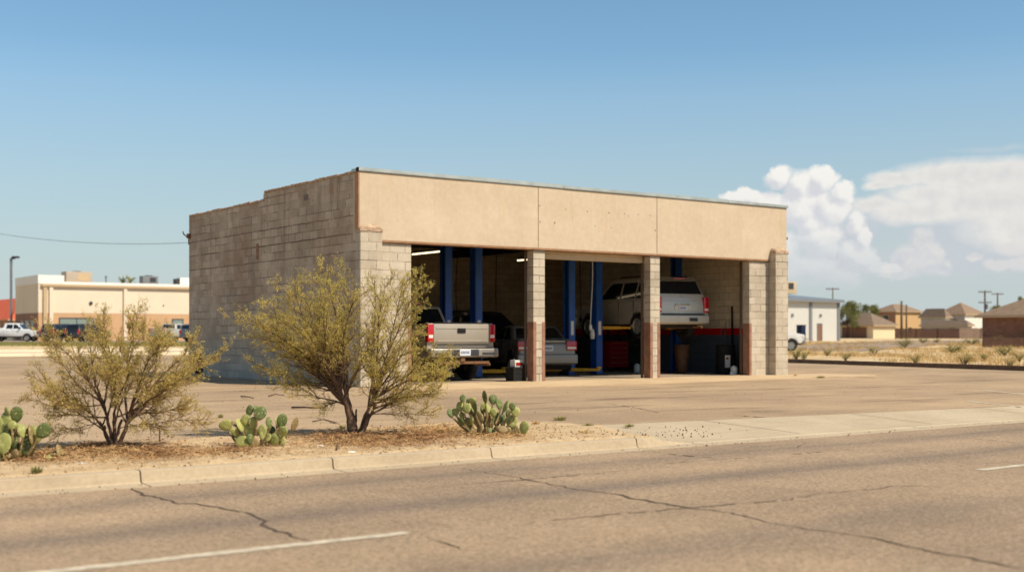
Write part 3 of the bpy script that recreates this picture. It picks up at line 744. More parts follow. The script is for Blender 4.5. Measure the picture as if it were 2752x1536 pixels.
# air hoses and cords hanging from the ceiling
def hose(px,Z,ztop,zbot,label,mat='black',sway=.05,bulb=None):
    a=D(px,Z,0); rr=random.Random(px); t=empty('hanging_hose',(a.x,a.y,zbot),0,label,'hose')
    b=MB(); n=14; pts=[(sway*math.sin(i/n*4+px),.02*math.sin(i/n*5),(ztop-zbot)*i/n) for i in range(n+1)]
    b.smooth=True; b.tube(pts,.014,6); b.build('hose',M[mat],t)
    b=MB(); b.lathe([(0,-.16),(.03,-.16),(.045,-.05),(.02,.03),(0,.03)],10,Matrix.Translation(pts[0])); b.build('nozzle',M[bulb or mat],t)
    return t
hose(1228,39.5,3.95,1.65,'black air hose hanging between the two blue posts of the first bay',sway=.03)
hose(1334,39.8,3.95,1.5,'black hose hanging right of the second blue post in the first bay',sway=.015)
hose(1589,34.6,3.7,1.45,'pale cord with a work lamp hanging left of the third lift post','white_plastic',.05,'white_plastic')
hose(1559,37.8,3.9,1.7,'dark hose hanging behind the middle bay',sway=.03)
gr_=empty('work_lamp',(0,0,0),0,'white work lamp hooked on the left post of the last lift','work lamp')
q=D(1592,35.2,1.25); gr_.location=q
b=MB(); b.smooth=True; b.lathe([(0,-.2),(.06,-.2),(.075,-.08),(.05,.05),(.02,.1),(0,.1)],14); b.build('shade',M['white_plastic'],gr_)
b=MB(); b.tube([(0,0,.1),(.02,0,.2),(.1,0,.2)],.012,6); b.build('hook',M['steel_dark'],gr_)

for k,(x,y,n,lab) in enumerate(((8.9,7.0,4,'stack of worn tyres behind the silver sedan in the middle bay'),(6.1,6.4,3,'stack of worn tyres in the dark behind the second blue post'))):
    t=empty('tyre_stack',(x,y,.012),0,lab,'tyres','tyre stacks in the garage')
    for q in range(n):
        b=MB(); b.smooth=True; b.lathe([(.19,.0),(.3,.0),(.34,.05),(.34,.17),(.3,.21),(.19,.21),(.17,.17),(.17,.04),(.19,0)],24,Matrix.Translation((.02*(q%2),.015*q,.212*q))); b.build('tyre',M['tyre'],t)
sh=empty('steel_shelf',(13.45,6.3,.012),0,'steel shelf with boxes against the right wall deep in the last bay','shelf')
for z in (.2,.8,1.4,2.0):
    b=MB(); b.box((-.25,-.8,z),(.25,.8,z+.03)); b.build('shelf_board',M['steel_grey'],sh)
for sx in (-.23,.23):
    for sy in (-.78,.78): b=MB(); b.box((sx-.02,sy-.02,0),(sx+.02,sy+.02,2.2)); b.build('upright',M['steel_dark'],sh)
# ================================================================== VEHICLES
# local frame: x across, y from the rear bumper forwards, z up, origin on the ground under the rear bumper
def arch(yc,zc,r,n=10,zb=None):
    a0=math.asin(max(-1,min(1,(zb-zc)/r))) if zb is not None else 0
    L=[]
    for i in range(n+1):
        a=math.pi-a0-(math.pi-2*a0)*i/n; L.append((yc+r*math.cos(a),zc+r*math.sin(a)))
    return L
def wheel(par,x,y,r,w,n=24,rim='rim',spokes=5):
    s=1 if x>0 else -1
    Mx=Matrix.Translation((x,y,r))@Matrix.Rotation(R(90)*s,4,'Y')
    b=MB(); b.smooth=True
    b.lathe([(r*.62,w*.40),(r*.70,w*.47),(r*.93,w*.5),(r*.99,w*.38),(r,w*.2),(r,-w*.2),(r*.99,-w*.38),(r*.93,-w*.5),(r*.62,-w*.45)],n,Mx)
    wh=b.build('wheel',M['tyre'],par)
    b=MB(); b.smooth=False
    b.lathe([(r*.63,w*.42),(r*.60,w*.36),(r*.56,w*.15),(r*.1,w*.12),(0,w*.12)],n,Mx)
    for k in range(spokes):
        A=Mx@Matrix.Rotation(2*math.pi*k/spokes,4,'Z'); b.box((-r*.09,0,w*.16),(r*.09,r*.6,w*.34),A)
    b.lathe([(r*.16,w*.1),(r*.16,w*.36),(0,w*.38)],12,Mx)
    b.build('rim',M[rim],wh)
    return wh
def vehicle(name,loc,rz,label,cat,S,pm,group=None,scale=1,detail=True):
    """S: dict of sizes for one kind of vehicle"""
    t=empty(name,loc,rz,label,cat,group,scale)
    w=S['w']/2; r=S['r']; zs=S['sill']; wy=S['wheels']
    low=[(S['tail'][0][0],S['tail'][0][1])]
    for yc in wy: low+= arch(yc,r,r+.07,10,zs)
    low+=S['nose']+S['top'][::-1]+[p for p in S['tail'][:0:-1]]
    belt=S['belt']
    def fx(sd,y,z):
        k=w
        if z>belt-.12: k-= (z-belt+.12)*.12
        if z<zs+.1: k-=.03
        if y>S['L']-.5: k-= .10*((y-S['L']+.5)/.5)**2
        if y<.3: k-=.05*((.3-y)/.3)**2
        return sd*k
    b=MB(); b.prism(low,-w,w,fx); body=b.build('body',M[pm],t,bevel=S.get('bev',.04),seg=3)
    # cabin
    gp=S['cab']; kk=S.get('lean',.26)
    def gx(sd,y,z,off=0): return sd*(w-.05-(z-belt)*kk+off)
    b=MB(); b.prism(gp,-w,w,lambda sd,y,z:gx(sd,y,z)); cab=b.build('cabin',M[pm],t,bevel=.045,seg=3)
    for wn in S['side_glass']:
        for sd in (-1,1):
            b=MB(); n=len(wn)
            b.add([(gx(sd,y,z,.006),y,z) for y,z in wn]+[(gx(sd,y,z,-.02),y,z) for y,z in wn],[tuple(range(n))]+[(i,i+n,(i+1)%n+n,(i+1)%n) for i in range(n)])
            b.build('side_window',M['glass'],cab)
    def slope_pane(p0,p1,nm,off,inset=.1,mat='glass'):
        (y0,z0),(y1,z1)=p0,p1; d=Vector((0,y1-y0,z1-z0)).normalized(); nrm=Vector((0,-d.z,d.y)) if off<0 else Vector((0,d.z,-d.y))
        o_=nrm*.008; b=MB(); vs=[]
        for (y,z) in ((y0,z0),(y1,z1)):
            ww=w-.05-(z-belt)*kk-inset
            vs+=[(-ww,y,z),(ww,y,z)]
        vs=[Vector(v)+o_ for v in (vs[0],vs[1],vs[3],vs[2])]
        b.add(vs+[v-o_*3 for v in vs],[(0,1,2,3),(7,6,5,4),(0,4,5,1),(1,5,6,2),(2,6,7,3),(3,7,4,0)]); return b.build(nm,M[mat],cab,bevel=.0)
    slope_pane(*S['rear_glass'],'rear_window',-1,S.get('rgi',.1)); slope_pane(*S['windscreen'],'windscreen',1)
    for yc in wy:
        for sd in (-1,1): wheel(t,sd*(w-.11),yc,r,.25)
        for sd in (-1,1): pass
    # dark underbody
    b=MB(); b.box((-w+.25,.35,zs-.12),(w-.25,S['L']-.4,zs+.2)); b.tube([(-w+.2,wy[0],r),(w-.2,wy[0],r)],.06,8)
    b.lathe([(0,-.14),(.15,-.05),(.15,.05),(0,.14)],10,Matrix.Translation((0,wy[0],r))); b.build('underbody',M['under'],t)
    # bumpers
    for key,nm in (('rb','rear_bumper'),('fb','front_bumper')):
        if key in S:
            y0,y1,z0,z1,mt=S[key]; b=MB(); b.box((-w-.01,y0,z0),(w+.01,y1,z1)); b.build(nm,M[mt or pm],t,bevel=.06,seg=4)
    # lights
    for sd in (-1,1):
        x0,x1,z0,z1,y0,y1=S['tl']; b=MB(); b.box((sd*x0,y0,z0),(sd*x1,y1,z1)); tl=b.build('tail_light',M['lens_red'],t,bevel=.02)
        if 'tlc' in S:
            a0,a1=S['tlc']; b=MB(); b.box((sd*(x0+.02),y0-.004,a0),(sd*(x1-.03),y0+.02,a1)); b.build('reversing_lens',M['lens_clear'],tl)
        x0,x1,z0,z1,y0,y1=S['hl']; b=MB(); b.box((sd*x0,y0,z0),(sd*x1,y1,z1)); b.build('headlight',M['lens_clear'],t,bevel=.02)
        mx,mz=S['mir']; b=MB(); b.box((sd*(w-.06),mx,mz),(sd*(w+.2),mx+.1,mz+.17)); b.build('mirror',M['black'],t,bevel=.03)
        for hy,hz in S['dh']: b=MB(); b.box((sd*(w-.01),hy,hz),(sd*(w+.025),hy+.2,hz+.035)); b.build('door_handle',M[pm],t,bevel=.008,seg=1)
        for dy,dz0,dz1 in S['seams']:
            b=MB(); b.box((sd*(w-.02),dy,dz0),(sd*(w+.001),dy+.012,dz1)); b.build('door_seam',M['black'],t)
    if S.get('grille'):
        y0,z0,z1,gw=S['grille']; b=MB(); b.box((-gw,y0-.02,z0),(gw,y0+.012,z1)); b.build('grille',M['black'],t,bevel=.01)
    return t,body,cab,w
PICK=dict(L=5.7,w=2.0,r=.40,sill=.55,belt=1.30,wheels=(1.25,4.75),
  tail=[(.22,.60),(.17,.80),(.15,1.43)], nose=[(5.35,.55),(5.62,.62),(5.66,.95),(5.58,1.12)],
  top=[(.16,1.44),(2.2,1.44),(2.25,1.30),(4.15,1.28),(5.0,1.22)],
  cab=[(2.12,1.22),(2.2,1.42),(2.36,1.90),(2.6,1.95),(3.4,1.95),(3.7,1.9),(4.35,1.27),(4.3,1.2)],
  side_glass=[[(2.5,1.36),(3.2,1.36),(3.2,1.82),(2.58,1.82)],[(3.28,1.36),(4.05,1.36),(3.65,1.80),(3.28,1.82)]],
  rear_glass=((2.215,1.46),(2.34,1.84)),windscreen=((4.3,1.31),(3.76,1.85)),lean=.30,
  rb=(-.05,.2,.60,.83,'chrome'),fb=(5.55,5.75,.5,.78,'chrome'),tl=(.83,1.0,.98,1.42,.10,.24),tlc=(1.08,1.16),hl=(.62,.95,.88,1.08,5.45,5.66),
  mir=(4.0,1.36),dh=[(2.6,1.12),(3.4,1.12)],seams=[(2.25,.6,1.3),(3.22,.6,1.3),(4.15,.6,1.25)],grille=(5.65,.78,1.1,.6))
SUV=dict(L=5.1,w=1.98,r=.385,sill=.45,belt=1.18,wheels=(1.15,4.05),bev=.085,
  tail=[(.20,.44),(.10,.62),(.10,.95),(.14,1.16)], nose=[(4.8,.42),(5.02,.5),(5.06,.8),(4.98,1.0)],
  top=[(.15,1.17),(2.5,1.17),(3.6,1.17),(4.5,1.1)],
  cab=[(.14,1.1),(.17,1.25),(.40,1.80),(.62,1.88),(2.6,1.90),(2.95,1.86),(3.72,1.17),(3.7,1.1)],
  side_glass=[[(.62,1.26),(1.3,1.26),(1.3,1.72),(.72,1.72)],[(1.4,1.26),(2.15,1.26),(2.15,1.76),(1.4,1.76)],[(2.25,1.26),(3.4,1.26),(2.98,1.68),(2.82,1.76),(2.25,1.76)]],
  rear_glass=((.178,1.24),(.392,1.785)),rgi=.05,windscreen=((3.66,1.24),(3.02,1.80)),lean=.30,
  rb=(.035,.32,.46,.735,None),fb=(4.85,5.12,.42,.72,None),tl=(.80,.985,.80,1.28,.06,.26),tlc=(.86,.93),hl=(.62,.95,.8,.98,4.85,5.05),
  mir=(3.3,1.2),dh=[(1.75,1.02),(2.65,1.02)],seams=[(1.35,.5,1.18),(2.2,.5,1.18),(3.4,.5,1.15)],grille=(5.05,.6,.95,.55))
SED=dict(L=4.6,w=1.74,r=.32,sill=.30,belt=.95,wheels=(.95,3.65),bev=.13,
  tail=[(.22,.30),(.08,.48),(.10,.9),(.2,1.0)], nose=[(4.3,.28),(4.55,.4),(4.58,.65),(4.45,.78)],
  top=[(.24,1.02),(.75,1.05),(1.2,.98),(3.3,.97),(4.1,.86)],
  cab=[(.72,.94),(.8,1.02),(1.35,1.36),(1.8,1.43),(2.3,1.42),(2.6,1.36),(3.35,.96),(3.3,.9)],
  side_glass=[[(1.15,1.03),(1.9,1.03),(1.9,1.36),(1.5,1.34)],[(1.98,1.03),(3.0,1.03),(2.52,1.33),(1.98,1.36)]],
  rear_glass=((.86,1.06),(1.34,1.345)),windscreen=((3.27,1.01),(2.66,1.33)),lean=.34,
  rb=(0,.22,.34,.62,None),fb=(4.4,4.62,.3,.55,None),tl=(.56,.86,.72,.98,.05,.2),tlc=(.76,.82),hl=(.5,.83,.55,.72,4.4,4.56),
  mir=(2.85,1.0),dh=[(1.55,.86),(2.5,.86)],seams=[(1.1,.4,.95),(1.94,.35,.95),(2.95,.35,.95)])
GZ=.012
# --- pewter pickup in the first bay
t,body,cab,w=vehicle('pickup_truck',(3.53,1.05,GZ),0,'pewter tan pickup backed out at the first bay with its tailgate to the street','pickup truck',PICK,'p_tan')
b=MB(); b.box((-.825,.105,.945),(.825,.19,1.43)); tg=b.build('tailgate',M['p_tan'],t,bevel=.018)
b=MB(); b.box((-.76,.093,.985),(.76,.106,1.02)); b.box((-.76,.096,1.30),(.76,.106,1.34)); b.build('pressed_ridge',M['p_tan'],tg,bevel=.004,seg=1)
b=MB(); b.box((-.14,.085,1.20),(.10,.106,1.32)); b.build('tailgate_handle',M['black'],tg,bevel=.01)
b=MB(); b.box((-.80,.12,1.432),(.80,.20,1.462)); b.box((-.98,.2,1.435),(-.9,2.15,1.465)); b.box((.9,.2,1.435),(.98,2.15,1.465)); b.build('bed_rail_cap',M['black'],t,bevel=.008,seg=1)
b=MB(); b.box((-.40,-.057,.64),(.40,-.045,.80)); b.box((-.85,-.056,.835),(.85,.1,.85)); b.box((-.88,-.052,.66),(-.5,-.047,.72)); b.box((.5,-.052,.66),(.88,-.047,.72)); b.build('bumper_recess',M['steel_dark'],t,bevel=.01)
def plate(par,x,y,z,w_=.32,h_=.16):
    b=MB(); b.box((x-w_/2,y-.012,z),(x+w_/2,y,z+h_)); p=b.build('number_plate',M['plate'],par)
    b=MB(); rr=random.Random(int(z*100))
    for k in range(6): 
        xx=x-w_*.36+k*w_*.13; b.box((xx,y-.015,z+h_*.3),(xx+w_*.07,y-.0125,z+h_*.68))
    b.build('plate_marks',M['plate_ink'],p); return p
plate(t,-.02,-.060,.645)
b=MB(); b.box((-.12,-.03,.50),(.0,.25,.58)); b.box((-.7,.0,.44),(.75,.09,.50)); b.tube([(.55,.35,.42),(.75,-.02,.42)],.035,10); b.build('tow_hitch',M['rust'],t)
b=MB(); b.prism([(2.3,1.955),(2.36,1.955),(2.36,2.0),(2.3,1.99)],-.16,.16); b.build('high_brake_light',M['lens_red'],cab)
for sd in (-1,1):
    b=MB(); b.box((sd*.72,1.62,.2),(sd*.98,1.64,.62)); b.build('mud_flap',M['black'],t)

# --- silver sedan on the floor of the middle bay
t,body,cab,w=vehicle('silver_sedan',(7.50,2.85,GZ),R(-21),'silver sedan parked on the floor of the middle bay behind the first pillar','car',SED,'p_sedan')
plate(t,0,.05,.70)
b=MB(); b.box((-.5,.04,.96),(.5,.075,.985)); b.build('boot_trim',M['chrome'],t)

# --- silver suv held on the last lift
t,body,cab,w=vehicle('silver_suv',(11.22,1.3,1.06),R(-7),'silver suv raised high on the lift in the last bay','suv',dict(SUV),'p_silver')
t.scale=(.93,.92,.93)
b=MB(); b.box((-.30,.088,.86),(.30,.1,1.02)); b.build('plate_recess',M['p_silver'],t,bevel=.004,seg=1)
plate(t,.0,.085,.87,.32,.15)
b=MB(); b.box((-.26,.075,1.03),(.26,.1,1.075)); b.build('liftgate_trim',M['chrome'],t,bevel=.006)
b=MB(); b.box((-.06,.060,1.035),(.06,.074,1.07)); b.build('gold_emblem',plain('gold_emblem',srgb(198,160,70),.4,.5,.5),t)
b=MB(); b.box((-.80,.01,.735),(.80,.08,.768)); b.build('bumper_step',M['black'],t,bevel=.006)
b=MB(); b.box((.22,.008,.53),(.52,.018,.64)); b.build('lower_plate',M['steel_dark'],t)
b=MB(); b.prism([(.28,1.84),(.40,1.90),(.7,1.905),(.7,1.87)],-.62,.62); b.build('spoiler',M['p_silver'],cab,bevel=.01)
b=MB(); b.box((-.22,.262,1.835),(.22,.30,1.868)); b.build('high_brake_light',M['lens_red'],cab)
b=MB(); b.tube([(.0,.26,1.42),(-.02,.20,1.30),(.35,.22,1.33)],.012,6); b.build('rear_wiper',M['black'],cab)
for sd in (-1,1):
    b=MB(); b.smooth=True; b.tube([(sd*.64,.7,1.90),(sd*.64,.8,1.95),(sd*.64,2.5,1.96),(sd*.64,2.65,1.91)],.018,8); b.build('roof_rail',M['black'],cab)
b=MB(); b.tube([(.5,1.0,.35),(.62,.2,.36),(.68,.02,.36)],.035,10); b.tube([(-.5,.9,.45),(-.1,.5,.4),(.4,.55,.4)],.09,10); b.build('exhaust',M['rust'],t)

# --- black suv across the back
t,body,cab,w=vehicle('black_suv',(6.3,8.35,GZ),R(-90),'black suv parked sideways across the back of the garage','suv',SUV,'p_black')
# ================================================================== parked in the distance
def bgcar(px,Z,S,pm,rz,label,cat,name,group='vehicles parked in the distance',sc=1):
    p=D(px,Z); p.z=rise(p.x,p.y)+.03
    t,_,_,w=vehicle(name,p,rz,label,cat,S,pm,group,sc)
    return t
vw=math.atan2(FW.x,FW.y)                 # heading straight away from the road
def heading(deg): return -vw+R(deg)
bgcar(-37,131,PICK,'p_white',heading(-90),'white pickup parked side on at the far left beyond the garage','pickup truck','white_pickup')
bgcar(122,128,SUV,'p_navy',heading(-24),'dark blue suv parked right of the white pickup before the tan building','suv','parked_suv')
bgcar(190,128,SUV,'p_black',heading(-22),'black suv with red tail lights before the wide window of the tan building','suv','parked_suv')
bgcar(418,128,PICK,'p_silver',heading(-20),'silver pickup below the small window of the tan building','pickup truck','silver_pickup')
bgcar(497,124,SUV,'p_grey',heading(-35),'grey suv half hidden by the left wall of the garage','suv','parked_suv')
bgcar(1928,82,PICK,'p_white',heading(-90),'white pickup whose nose pokes out behind the right end of the garage','pickup truck','white_pickup')
# ================================================================== BUILDINGS AND THINGS FAR BEHIND
M['b_cream']=plain('cream_render',srgb(222,204,176),.9,vary=.06,scale=.4)
M['b_tan']=plain('tan_brick_band',srgb(196,156,116),.9,vary=.08,scale=.5)
M['b_brown']=plain('brown_band_and_shade',srgb(150,112,92),.9,vary=.12,scale=.6)
M['b_white']=plain('white_parapet',srgb(232,226,214),.85,vary=.04)
M['trim_tan']=plain('tan_trim',srgb(190,164,128),.8,vary=.06)
M['metal_panel']=plain('pale_metal_siding',srgb(206,203,194),.6,vary=.05)
M['metal_roof']=plain('grey_metal_roof',srgb(128,134,138),.45,.5,.3)
M['shingle']=plain('brown_shingle',srgb(126,106,88),.95,vary=.2,scale=2)
M['shingle2']=plain('tan_shingle',srgb(138,114,92),.95,vary=.2,scale=2)
M['tile_red']=plain('red_roof_tile',srgb(200,92,58),.85,vary=.15,scale=2)
M['h_cream']=plain('cream_wall',srgb(222,198,160),.9,vary=.06); M['h_orange']=plain('ochre_wall',srgb(192,158,112),.9,vary=.08)
M['h_white']=plain('white_wall',srgb(214,208,196),.9,vary=.05); M['h_grey']=plain('grey_siding_and_shade',srgb(168,166,164),.9,vary=.05)
M['garage_door']=plain('brown_garage_door',srgb(128,90,70),.8)
M['fence_dark']=plain('dark_fence_board',srgb(92,66,52),.95,vary=.25,scale=2); M['fence_pale']=plain('pale_fence_board',srgb(150,124,106),.95,vary=.2,scale=2)
def brickm():
    m=NT('red_brick_wall',.92,.15); g=m.n('ShaderNodeNewGeometry'); p=m.sep(g.outputs['Position'])
    br=m.n('ShaderNodeTexBrick'); m.t.links.new(m.comb(m.math('ADD',p[0],p[1]),p[2],0),br.inputs['Vector'])
    br.inputs['Scale'].default_value=1; br.inputs['Brick Width'].default_value=.24; br.inputs['Row Height'].default_value=.08; br.inputs['Mortar Size'].default_value=.008
    br.inputs['Color1'].default_value=srgb(150,96,74); br.inputs['Color2'].default_value=srgb(112,70,56); br.inputs['Mortar'].default_value=srgb(150,132,112)
    n=m.noise(g.outputs['Position'],.8,4); f=m.ramp(n,.3,.7,.8,1.1); m.col(m.mix(1,br.outputs['Color'],m.comb(f,f,f),'MULTIPLY')); return m.mat
M['brick_red']=brickm()

def opening(par,face,a0,a1,z0,z1,nm='window',mat='glass',frame='trim_tan',mull=0,dep=None):
    """face ('x',X,s) or ('y',Y,s): wall plane and outward sign"""
    ax,pl,s=face
    def bx(b,u0,u1,w0,w1,d0,d1):
        if ax=='y': b.box((u0,pl+s*d0,w0),(u1,pl+s*d1,w1))
        else: b.box((pl+s*d0,u0,w0),(pl+s*d1,u1,w1))
    b=MB(); bx(b,a0,a1,z0,z1,.01,.04); 
    o=b.build(nm,M[mat],par)
    b=MB(); t=.09
    bx(b,a0-t,a1+t,z1,z1+t,.0,.09); bx(b,a0-t,a0,z0,z1,.0,.08); bx(b,a1,a1+t,z0,z1,.0,.08)
    if nm!='door': bx(b,a0-t,a1+t,z0-t,z0,.0,.12)
    for k in range(mull): u=a0+(a1-a0)*(k+1)/(mull+1); bx(b,u-.04,u+.04,z0,z1,.041,.07)
    b.build('frame',M[frame],o); return o

# ---- tan commercial building on the left
c=D(103,146); z0=rise(c.x,c.y)
tb=empty('commercial_building',(c.x,c.y,z0),0,'long cream and tan commercial building with roof top air units on the left','building')
Lx=36; Dy=11
b=MB(); b.box((0,0,-.3),(Lx,Dy,3.35)); b.build('lower_wall',[M['b_tan']],tb)
b=MB(); b.box((-.003,-.003,3.36),(Lx,Dy,6.85)); b.build('upper_wall',M['b_cream'],tb)
b=MB(); b.box((-.02,.02,-.3),(-.004,Dy,3.34)); b.build('side_band',M['b_brown'],tb)
b=MB(); b.box((-.04,-.04,6.86),(3.0,Dy,7.9)); b.build('corner_parapet',M['b_white'],tb)
b=MB(); b.box((-.045,-.045,.0),(-.041,Dy,7.88)); 
b=MB(); b.box((0,.1,6.86),(Lx,.4,7.15)); b.build('parapet',M['b_white'],tb)
b=MB(); b.box((.3,-.3,6.50),(Lx,-.005,6.84)); b.build('gutter',M['trim_tan'],tb,bevel=.04)
for u in (.55,1.25,10.2,19.0,27.8): b=MB(); b.box((u,-.22,-.2),(u+.42,-.006,6.48)); b.build('wall_pier',M['b_cream'] if u!=.55 else M['trim_tan'],tb)
opening(tb,('y',0,-1),1.9+.6,1.9+4.6,1.3,2.7,mat='glass_pale',frame='steel_dark',mull=1)
opening(tb,('y',0,-1),16.5,17.8,1.3,2.65,mat='glass_pale',frame='steel_dark')
opening(tb,('x',-.02,-1),2.0,3.4,.2,2.4,mat='glass'); opening(tb,('x',-.02,-1),4.4,5.8,.2,2.4,mat='glass_pale',frame='h_grey'); opening(tb,('x',-.02,-1),6.8,8.0,.2,2.4,mat='glass')
for u,z,s_ in ((6.2,4.6,.42),(13.0,4.5,.14),(15.3,4.45,.14)):
    b=MB(); b.lathe([(0,0),(s_/2,0),(s_/2,.12),(0,.2)],14,Matrix.Translation((u,-.005,z))@Matrix.Rotation(R(90),4,'X')); b.build('wall_light',M['steel_dark'],tb)
def ony(px,y):
    d=FW+RT*((px-CX)/F); return CAM+d*((y-CAM.y)/d.y)
def acunit(px0,px1,ztop,Z,label,mat,gm):
    p=ony(px0,c.y+2.5); Z=(p-CAM).dot(FW); s_=F/Z; wd=(px1-px0)/s_*1.05
    t=empty('air_unit',(p.x,p.y,z0+7.0),0,label,'air conditioner','air units on the tan building')
    h=ztop; b=MB(); b.box((0,0,.25),(wd,wd*.7,h)); b.build('casing',mat,t,bevel=.03)
    b=MB(); b.box((wd*.45,-.02,.45),(wd*.85,-.004,h-.2)); b.build('grille',gm,t)
    b=MB(); b.box((.1,.1,-.15),(wd-.1,wd*.6,.245)); b.build('curb',M['b_white'],t)
    b=MB(); b.lathe([(0,h),(.5,h),(.5,h+.1),(.1,h+.12),(0,h+.12)],16,Matrix.Translation((wd*.5,wd*.35,0))); b.build('fan_cowl',M['steel_dark'],t)
acunit(178,244,1.55,150,'large beige air unit at the left on the tan building roof',plain('beige_casing',srgb(176,160,142),.7),M['trim_tan'])
acunit(384,424,1.25,150,'smaller grey air unit at the right on the tan building roof',M['steel_grey'],M['steel_dark'])
p=ony(484,c.y+3); t=empty('roof_hatch',(p.x,p.y,z0+6.9),0,'white box on the tan building roof next to the garage wall','roof box'); b=MB(); b.box((0,0,0),(3,2,1.25)); b.build('casing',M['b_white'],t,bevel=.03); b=MB(); b.box((-.5,.2,.3),(-.02,1.2,1.1)); b.build('duct',M['steel_dark'],t)
p=ony(285,c.y+3); b=MB(); b.tube([(p.x,p.y,z0+6.9),(p.x,p.y,z0+8.0)],.1,8); b.lathe([(0,0),(.16,0),(.16,.1),(0,.16)],8,Matrix.Translation((p.x,p.y,z0+8.0))); tag(b.build('roof_vent',M['steel_grey']),'thin grey vent pipe on the tan building roof between the air units','vent pipe')

# ---- house builder: near corner pixel, its distance, left and right extent in pixels
def house(name,label,cpx,Z,lpx,rpx,wh,rh,wm,wml,roofm,over=.5,cat='house',dz=0):
    c=D(cpx,Z); z=rise(c.x,c.y)+dz
    k=(rpx-CX)/F; X=(cpx-CX)/F*Z; a=(k*Z-X)/(.8139-k*.581)
    k=(lpx-CX)/F; bb_=(X-k*Z)/(.581+k*.8139)
    t=empty(name,(c.x,c.y,z),0,label,cat)
    b=MB(); b.box((0,0,-.6),(a,bb_,wh)); b.build('wall',M[wm],t)
    if wml: b=MB(); b.box((-.02,.0,-.6),(-.003,bb_,wh-.01)); b.build('end_wall',M[wml],t)
    o=over; w_,d_=a+2*o,bb_+2*o; ins=min(w_,d_)/2-.05
    b=MB(); z1=wh; 
    vs=[(-o,-o,z1),(a+o,-o,z1),(a+o,bb_+o,z1),(-o,bb_+o,z1),(-o,-o,z1+.18),(a+o,-o,z1+.18),(a+o,bb_+o,z1+.18),(-o,bb_+o,z1+.18)]
    if w_>=d_: vs+=[(-o+ins,-o+d_/2,z1+rh),(a+o-ins,-o+d_/2,z1+rh)]; fs=[(4,5,9,8),(6,7,8,9),(5,6,9),(7,4,8)]
    else: vs+=[(-o+w_/2,-o+ins,z1+rh),(-o+w_/2,bb_+o-ins,z1+rh)]; fs=[(7,4,8,9),(5,6,9,8),(4,5,8),(6,7,9)]
    b.add(vs,fs+[(3,2,1,0),(0,1,5,4),(1,2,6,5),(2,3,7,6),(3,0,4,7)]); b.build('roof',M[roofm],t)
    b=MB(); b.box((-o-.03,-o-.03,z1-.02),(a+o+.03,-o-.002,z1+.15)); b.box((-o-.03,-o,z1-.02),(-o-.002,bb_+o,z1+.15)); b.build('fascia_board',M['trim_tan'],t)
    return t,a,bb_
t,a,b_=house('tan_house','single storey cream house with brown garage doors beside the metal warehouse',2347,232,2250,2407,2.35,2.6,'h_cream','h_cream','shingle')
opening(t,('x',-.02,-1),1.5,5.2,0,2.1,'garage_door','garage_door'); opening(t,('x',-.02,-1),b_*.62,b_*.85,0,2.1,'garage_door','garage_door')
t,a,b_=house('ochre_house','two storey house with ochre front and flank coloured dark brown for shade',2407,292,2347,2475,6.1,2.0,'h_orange','b_brown','shingle2')  # brown end wall: the flank's shade is put into its colour
opening(t,('x',-.02,-1),2.0,3.6,4.0,5.3); opening(t,('x',-.02,-1),b_*.7,b_*.7+1.4,4.2,5.4); opening(t,('y',0,-1),a*.5,a*.5+1.2,1.2,2.4)
t,a,b_=house('white_house','two storey white house, flank coloured grey for shade, with dark windows behind the fence',2593,290,2520,2645,5.4,3.0,'h_white','h_grey','shingle2')  # white house; shade on the end wall is painted in as grey
opening(t,('x',-.02,-1),2.0,3.3,3.0,4.3); opening(t,('y',0,-1),1.0,a-.8,.0,2.0,'garage_door','steel_dark'); opening(t,('x',-.02,-1),b_*.6,b_*.6+1,3.0,4.2)
t,a,b_=house('grey_wing_house','gabled house, flank coloured grey for shade, at the left of the white house',2540,284,2475,2552,4.6,2.2,'h_white','h_grey','shingle')  # same grey here, shade of the left face set as wall colour
opening(t,('x',-.02,-1),3.2,4.4,2.6,4.0); opening(t,('x',-.02,-1),b_*.6,b_*.6+1.3,2.6,3.8); opening(t,('y',0,-1),.4,1.4,.0,2.1,'door','h_white')
t,a,b_=house('low_roof_house','low brown roofed house just behind the dark fence',2600,262,2478,2612,2.5,1.3,'h_grey','h_grey','shingle')
opening(t,('x',-.02,-1),3,4.5,1.0,2.1)
t,a,b_=house('brick_house','red brick house with a brown hip roof at the right edge',2960,104,2640,3200,2.5,3.3,'brick_red','brick_red','shingle2')
opening(t,('x',-.02,-1),3.0,4.4,.9,2.0)
t,a,b_=house('red_roof_house','building with an orange red tile roof at the left edge',30,170,-260,190,2.7,3.5,'b_tan','b_brown','tile_red')
opening(t,('x',-.02,-1),2.0,4.0,1.0,2.4,mat='glass_pale'); opening(t,('x',-.02,-1),6.0,8.0,1.0,2.4,mat='glass_pale')

# ---- metal warehouse on the right
c=D(2256,149); z0w=rise(c.x,c.y); wh_=empty('metal_warehouse',(c.x,c.y,z0w),0,'pale metal warehouse with a grey sloping roof right of the garage','warehouse')
b=MB(); b.box((-34,0,-.5),(0,15,4.75)); b.build('wall',M['metal_panel'],wh_)
b=MB(); b.add([(-34.3,-.4,4.72),(.3,-.4,4.72),(.3,15.3,6.2),(-34.3,15.3,6.2),(-34.3,-.4,4.98),(.3,-.4,4.98),(.3,15.3,6.5),(-34.3,15.3,6.5)],[(0,3,2,1),(4,5,6,7),(0,1,5,4),(1,2,6,5),(2,3,7,6),(3,0,4,7)]); b.build('roof',M['metal_roof'],wh_)
b=MB(); b.box((-34.35,-.55,4.62),(.35,-.405,4.95)); b.build('gutter',M['steel_grey'],wh_)
for u in (-.45,-5.5,-12,-20): b=MB(); b.box((u,-.12,-.4),(u+.42,-.004,4.6)); b.build('downpipe',M['steel_grey'],wh_)
b=MB()
